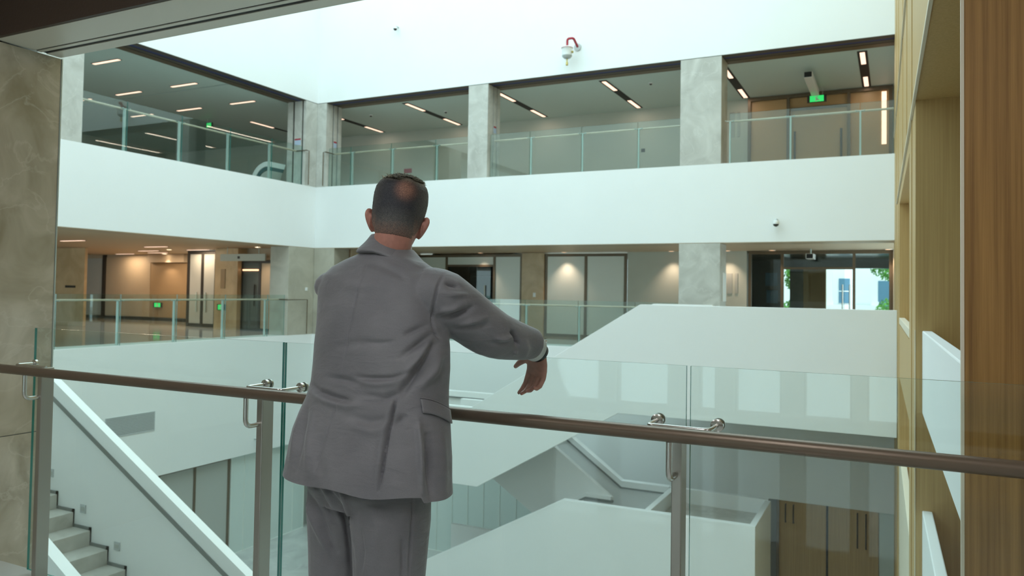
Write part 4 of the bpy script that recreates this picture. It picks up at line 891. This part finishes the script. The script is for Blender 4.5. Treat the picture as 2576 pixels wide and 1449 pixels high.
for k in range(6500):
    th = rnd.uniform(0, 2 * math.pi); rr = math.sqrt(rnd.random())
    r_, f_ = 0.066 * rr * math.cos(th) - 0.004, 0.094 * rr * math.sin(th)
    if ((r_ - 0.02) / 0.030) ** 2 + ((f_ + 0.092) / 0.026) ** 2 < 1: continue
    hit = hbvh.ray_cast(hp(r_, f_, 0.25), -H_u)
    if hit[0] is None: continue
    p0 = hit[0] - hit[1] * 0.001; nrm = hit[1]
    if (p0 - HC).dot(H_u) < 0.062 + 0.012 * rnd.random(): continue
    dr = (H_r * (0.55 + rnd.gauss(0, 0.25)) - H_f * (0.55 + rnd.gauss(0, 0.25)) + nrm * rnd.uniform(0.02, 0.14)).normalized(); L = rnd.uniform(0.014, 0.030) * (1.0 - 0.45 * max(0.0, r_ / 0.062)); sdv = dr.cross(nrm).normalized() * 0.0008
    p1 = p0 + dr * L * 0.5 + nrm * 0.001; p2 = p0 + dr * L - nrm * L * 0.12
    i = len(V); V += [p0 - sdv, p0 + sdv, p1 - sdv, p1 + sdv, p2]; F += [(i, i + 1, i + 3, i + 2), (i + 2, i + 3, i + 4)]
    g = rnd.random(); cc = [0.09 + 0.75 * g * g, 0.084 + 0.68 * g * g, 0.07 + 0.50 * g * g, 1]; colr += cc * 5
sm_ = mesh('hair_strands', V, F, 'hair_strand', man); ca = sm_.data.color_attributes.new('hue', 'FLOAT_COLOR', 'POINT'); ca.data.foreach_set('color', np.array(colr, dtype=np.float32)); sm_['kind'] = 'stuff'

# --- jacket
JR = [(-1.421, 1.900, 0.780, 0.284, 0.168), (-1.421, 1.900, 0.840, 0.284, 0.167), (-1.426, 1.905, 0.882, 0.283, 0.165), (-1.432, 1.915, 0.933, 0.284, 0.160), (-1.437, 1.925, 0.979, 0.281, 0.152), (-1.434, 1.935, 1.032, 0.268, 0.145), (-1.431, 1.945, 1.080, 0.252, 0.140), (-1.430, 1.955, 1.128, 0.245, 0.136), (-1.433, 1.965, 1.182, 0.245, 0.136), (-1.439, 1.975, 1.243, 0.242, 0.138), (-1.446, 1.985, 1.304, 0.233, 0.140), (-1.459, 1.995, 1.366, 0.226, 0.138), (-1.471, 2.005, 1.423, 0.226, 0.130), (-1.472, 2.010, 1.461, 0.215, 0.118), (-1.472, 2.015, 1.490, 0.184, 0.102), (-1.469, 2.020, 1.512, 0.140, 0.088), (-1.452, 2.027, 1.535, 0.092, 0.074), (-1.446, 2.03, 1.548, 0.070, 0.064)]
ROT = -0.12
def jring(r):
    x, y, z, a, b_ = r; ax = rot2((a, 0), ROT); ay = rot2((0, b_), ROT)
    return ((x, y, z), (ax[0], ax[1], 0), (ay[0], ay[1], 0))
jp = [rings_data([jring(r) for r in JR], 64, 2.4)]
sl, sr = subdiv(ARM, [0.074, 0.090, 0.079, 0.066, 0.051]); jp.append(limb(sl, sr, 28))
sl2, sr2 = subdiv(ARML, [0.072, 0.080, 0.074, 0.064, 0.050]); jp.append(limb(sl2, sr2, 28))
jp.append(limb([(-1.40, 2.02, 1.47), (-1.33, 2.005, 1.445), (-1.268, 2.0, 1.420)], [0.055, 0.064, 0.060], 24)); jp.append(ball((-1.262, 2.0, 1.418), (0.064, 0.082, 0.062))); jp.append(ball((-1.655, 2.02, 1.425), (0.064, 0.085, 0.055)))
jm = fuse(jp, 0.0042, 7, 0.5)
fl = [([(778, 958), (800, 985), (850, 1003), (885, 1008)], 9, -0.009), ([(780, 985), (815, 1008), (870, 1022), (930, 1018)], 11, 0.006),
      ([(885, 946), (930, 952), (985, 951), (1045, 932)], 7, -0.006), ([(890, 960), (950, 967), (1030, 955)], 10, 0.004), ([(905, 1012), (960, 1010), (1010, 985)], 7, -0.005), ([(860, 1040), (930, 1062), (990, 1050)], 13, -0.004), ([(821, 948), (870, 956), (914, 968)], 8, -0.006), ([(900, 992), (960, 1000), (1005, 988)], 10, -0.005),
      ([(1104, 850), (1072, 905), (1035, 955), (998, 1004)], 13, -0.014), ([(1095, 838), (1050, 868), (1005, 900)], 10, -0.008), ([(1088, 850), (1052, 905), (1012, 950)], 9, 0.007), ([(1080, 815), (1040, 832), (1012, 846)], 8, -0.005),
      ([(1112, 880), (1092, 935), (1050, 985)], 13, 0.009), ([(1098, 802), (1133, 798), (1172, 783), (1195, 768)], 8, -0.011), ([(1102, 785), (1140, 778), (1176, 758)], 9, 0.006), ([(1118, 712), (1140, 716), (1158, 722)], 6, -0.010),
      ([(1110, 735), (1145, 742), (1180, 742)], 8, 0.005), ([(1150, 820), (1190, 808), (1232, 798)], 8, 0.007), ([(1130, 828), (1180, 824), (1240, 815)], 8, -0.005), ([(1245, 852), (1270, 853), (1290, 846)], 7, 0.008), ([(1230, 862), (1262, 866), (1292, 862)], 6, -0.004),
      ([(1286, 830), (1299, 850), (1304, 872)], 5, -0.016), ([(1293, 884), (1299, 890)], 6, 0.006), ([(1318, 850), (1325, 875), (1318, 905)], 9, 0.004), ([(1130, 862), (1200, 885), (1270, 905)], 9, 0.004),
      ([(1115, 690), (1100, 722), (1088, 776), (1087, 803), (1094, 834), (1108, 850)], 3.2, -0.006), ([(921, 664), (894, 750), (876, 837), (860, 946)], 2.6, -0.0035), ([(855, 1005), (830, 1060), (796, 1160), (790, 1195)], 2.6, -0.003),
      ([(996, 1000), (976, 1092), (953, 1236)], 4.0, -0.010), ([(985, 1000), (962, 1092), (940, 1236)], 10, 0.004), ([(820, 880), (900, 862), (990, 868)], 14, -0.003), ([(915, 858), (950, 863), (1000, 858)], 6, -0.003), ([(985, 1075), (1005, 1060), (1025, 1040)], 11, -0.006),
      ([(1052, 1055), (1058, 1130), (1062, 1245)], 9, 0.010), ([(1075, 1080), (1082, 1160), (1088, 1255)], 13, -0.014), ([(1110, 1070), (1115, 1150), (1118, 1255)], 12, 0.005),
      ([(775, 1015), (757, 1095), (745, 1185)], 8, -0.007), ([(790, 1030), (778, 1110), (772, 1195)], 10, 0.006), ([(760, 1020), (742, 1090), (732, 1170)], 6, 0.005), ([(810, 1090), (800, 1150), (805, 1205)], 12, -0.004), ([(880, 1070), (930, 1085), (985, 1080)], 16, 0.004),
      ([(985, 640), (1030, 662), (1075, 672)], 12, 0.004), ([(905, 660), (960, 668), (1005, 690), (1020, 705)], 10, -0.004), ([(830, 700), (900, 720), (960, 712)], 16, 0.003)]
folds(jm, fl)
bmj = bmesh.new(); bmj.from_mesh(jm)
bmesh.ops.bisect_plane(bmj, geom=bmj.verts[:] + bmj.edges[:] + bmj.faces[:], plane_co=(0, 0, 0.846), plane_no=(0, 0, -1), clear_outer=True)
bmj.to_mesh(jm); bmj.free()
# hem dips towards the front edge of the right side panel
P = co(jm); U = px(P); dn = np.clip((U[:, 0] - 1060) / 6, 0, 1) * np.clip((1.0 - P[:, 2]) / 0.14, 0, 1); P[:, 2] -= 0.014 * dn; lo2 = np.clip((1.0 - P[:, 2]) / 0.15, 0, 1) ** 2; P[:, 2] += 0.004 * lo2 * np.sin(U[:, 0] / 31.0); P[:, 0] += -0.016 * lo2 * np.clip((770 - U[:, 0]) / 50, 0, 1); setco(jm, P)
jacket = link('jacket', jm, 'suit', man, True)
# turned-up collar band
cr = []; inn = []
for z, a, b_, dy in ((1.512, 0.092, 0.078, 0.0), (1.514, 0.110, 0.096, 0.0), (1.521, 0.112, 0.0975, 0.0), (1.530, 0.106, 0.092, 0.001), (1.552, 0.082, 0.0755, 0.006), (1.572, 0.070, 0.066, 0.010), (1.577, 0.066, 0.062, 0.011), (1.568, 0.0615, 0.058, 0.011), (1.53, 0.060, 0.056, 0.008)):
    cr.append((z, a, b_, dy))
V = []; F = []; K = 56
for z, a, b_, dy in cr:
    for i in range(K):
        w = 2 * math.pi * i / K; cx_, cy_ = a * math.cos(w), b_ * math.sin(w)
        lo_ = 0.055 * max(0.0, math.sin(w)) ** 1.2 + 0.016 * max(0.0, math.cos(w))      # the collar falls towards the lapels
        V.append((-1.449 + cx_, 2.027 + dy + cy_, z + 0.020 - lo_ - 0.024 * max(0.0, math.cos(w)) ** 1.3))
for j in range(len(cr) - 1):
    for i in range(K): F.append((j * K + i, j * K + (i + 1) % K, (j + 1) * K + (i + 1) % K, (j + 1) * K + i))
o = mesh('collar', V, F, 'suit', jacket, True); sd_ = o.modifiers.new('sub', 'SUBSURF'); sd_.levels = 1; sd_.render_levels = 2
V = []; F = []
sc_ = ((1.50, 0.0655, 0.062, 0), (1.56, 0.0605, 0.0575, 0.01), (1.578, 0.0590, 0.0565, 0.012), (1.572, 0.0565, 0.054, 0.012), (1.53, 0.0565, 0.054, 0.01))
for z, a, b_, dy in sc_:
    for i in range(K):
        w = 2 * math.pi * i / K; lo_ = 0.045 * max(0.0, math.sin(w)) ** 1.2
        V.append((-1.444 + a * math.cos(w), 2.029 + dy + b_ * math.sin(w), z + 0.014 - lo_ + 0.006 * max(0, math.cos(w))))
for j in range(len(sc_) - 1):
    for i in range(K): F.append((j * K + i, j * K + (i + 1) % K, (j + 1) * K + (i + 1) % K, (j + 1) * K + i))
shirt = mesh('shirt', V, F, 'shirt', man, True)
def ring_band(name, c0, c1, r0, r1, mat, parent, k=32, th=0.003, flat=1.0):
    c0, c1 = Vector(c0), Vector(c1); a, b_ = frame_axes(c1 - c0); V = []; F = []
    for c_, r_ in ((c0, r0), (c1, r1), (c1, r1 - th), (c0, r0 - th)):
        for i in range(k):
            w = 2 * math.pi * i / k; V.append(c_ + (a * math.cos(w) + b_ * math.sin(w) * flat) * r_)
    for j in range(4):
        for i in range(k): F.append((j * k + i, j * k + (i + 1) % k, ((j + 1) % 4) * k + (i + 1) % k, ((j + 1) % 4) * k + i))
    return mesh(name, V, F, mat, parent, True)
ring_band('shirt_cuff', (-1.100, 2.315, 1.248), (-1.084, 2.372, 1.224), 0.047, 0.043, 'shirt', shirt)
wt = ring_band('watch', (-1.0855, 2.376, 1.221), (-1.0825, 2.393, 1.210), 0.0345, 0.0345, 'watch_black', man)
lathe('watch_case', [(0.006, -0.006), (0.019, -0.005), (0.020, 0.0), (0.019, 0.005), (0.015, 0.006)], (-1.076, 2.393, 1.2505), 'steel', wt, 20)
lathe('watch_dial', [(0.015, 0.0062), (0.004, 0.0066)], (-1.076, 2.393, 1.2505), 'watch_black', wt, 20)
# pocket flap, cut to the outline on the right side of the jacket
bvh = BVHTree.FromPolygons([v.co for v in jm.vertices], [tuple(p.vertices) for p in jm.polygons])
def onto(u, v, lift):
    d = Vector([sum(CAM_R[r][i] * (((u - 1288) / 1932, (v - 676) / 1932, 1.0)[i]) for i in range(3)) for r in range(3)]).normalized()
    h = bvh.ray_cast(EYE, d)
    if h[0] is None: h = bvh.find_nearest(EYE + d * 2.2)
    return h[0] + h[1] * lift
V = []; F = []; nu, nv = 14, 6
for j in range(nv + 1):
    for i in range(nu + 1):
        s, t_ = i / nu, j / nv
        top = (1057 + 73 * s, 1004 + 4 * s + 24 * s * s); bot = (1062 + 69 * s, 1040 + 2 * s + 24 * s * s)
        V.append(onto(top[0] + (bot[0] - top[0]) * t_, top[1] + (bot[1] - top[1]) * t_, 0.003 + 0.004 * t_))
for j in range(nv):
    for i in range(nu): F.append((j * (nu + 1) + i, j * (nu + 1) + i + 1, (j + 1) * (nu + 1) + i + 1, (j + 1) * (nu + 1) + i))
o = mesh('pocket_flap', V, F, 'suit', jacket, True); so = o.modifiers.new('solid', 'SOLIDIFY'); so.thickness = 0.004; so.offset = 0
o = tube('flap_piping', [onto(1056 + 74 * k / 10, 1001 + 4 * k / 10 + 24 * (k / 10) ** 2, 0.002) for k in range(11)], 0.0022, 'suit', jacket, 8)
# --- trousers
tp = [rings_data([((x, y, z), (a, -0.12 * a, 0), (0.12 * b_, b_, 0)) for x, y, z, a, b_ in ((-1.43, 1.925, 0.99, 0.185, 0.125), (-1.43, 1.92, 0.90, 0.20, 0.138), (-1.43, 1.915, 0.82, 0.208, 0.142), (-1.43, 1.915, 0.77, 0.19, 0.12))], 40, 2.3)]
tp.append(limb(*subdiv([(-1.528, 1.93, 0.86), (-1.532, 1.935, 0.74), (-1.540, 1.945, 0.55), (-1.550, 1.94, 0.30), (-1.555, 1.915, 0.05)], [0.112, 0.118, 0.108, 0.092, 0.090]), 28))
tp.append(limb(*subdiv([(-1.335, 1.905, 0.86), (-1.330, 1.895, 0.74), (-1.325, 1.885, 0.55), (-1.325, 1.875, 0.30), (-1.325, 1.85, 0.05)], [0.116, 0.118, 0.104, 0.090, 0.092]), 28))
tm = fuse(tp, 0.005, 6, 0.5)
folds(tm, [([(812, 1208), (835, 1250), (868, 1300), (882, 1380), (886, 1460)], 9, -0.009), ([(850, 1215), (868, 1255), (884, 1310), (892, 1400)], 8, 0.007), ([(790, 1210), (810, 1260), (850, 1320)], 9, -0.006), ([(760, 1240), (790, 1310), (825, 1390)], 9, 0.007), ([(775, 1235), (810, 1310), (850, 1400)], 9, -0.006),
           ([(1040, 1250), (1035, 1330), (1028, 1460)], 2.8, -0.004), ([(930, 1260), (950, 1330), (945, 1420)], 16, 0.004), ([(1010, 1350), (1015, 1400), (1012, 1460)], 7, -0.005), ([(905, 1320), (912, 1390), (905, 1460)], 7, -0.004)])
link('trousers', tm, 'suit', man, True)
for kx, ay in ((-1.555, 1.93), (-1.325, 1.87)):
    sh = link('shoe', fuse([limb([(kx, ay - 0.105, 0.045), (kx, ay - 0.03, 0.055), (kx, ay + 0.06, 0.05), (kx, ay + 0.15, 0.035), (kx, ay + 0.185, 0.028)], [0.034, 0.045, 0.045, 0.034, 0.02], 18), limb([(kx, ay - 0.06, 0.05), (kx, ay - 0.05, 0.11)], [0.042, 0.04], 16)], 0.005, 3), 'shoe_black', man, True)
    a = co(sh.data); a[:, 2] = np.maximum(a[:, 2], 0.012); setco(sh.data, a)
    box('sole', kx - 0.043, kx + 0.043, ay - 0.14, ay + 0.18, 0.0, 0.014, 'black', sh, 0.006)
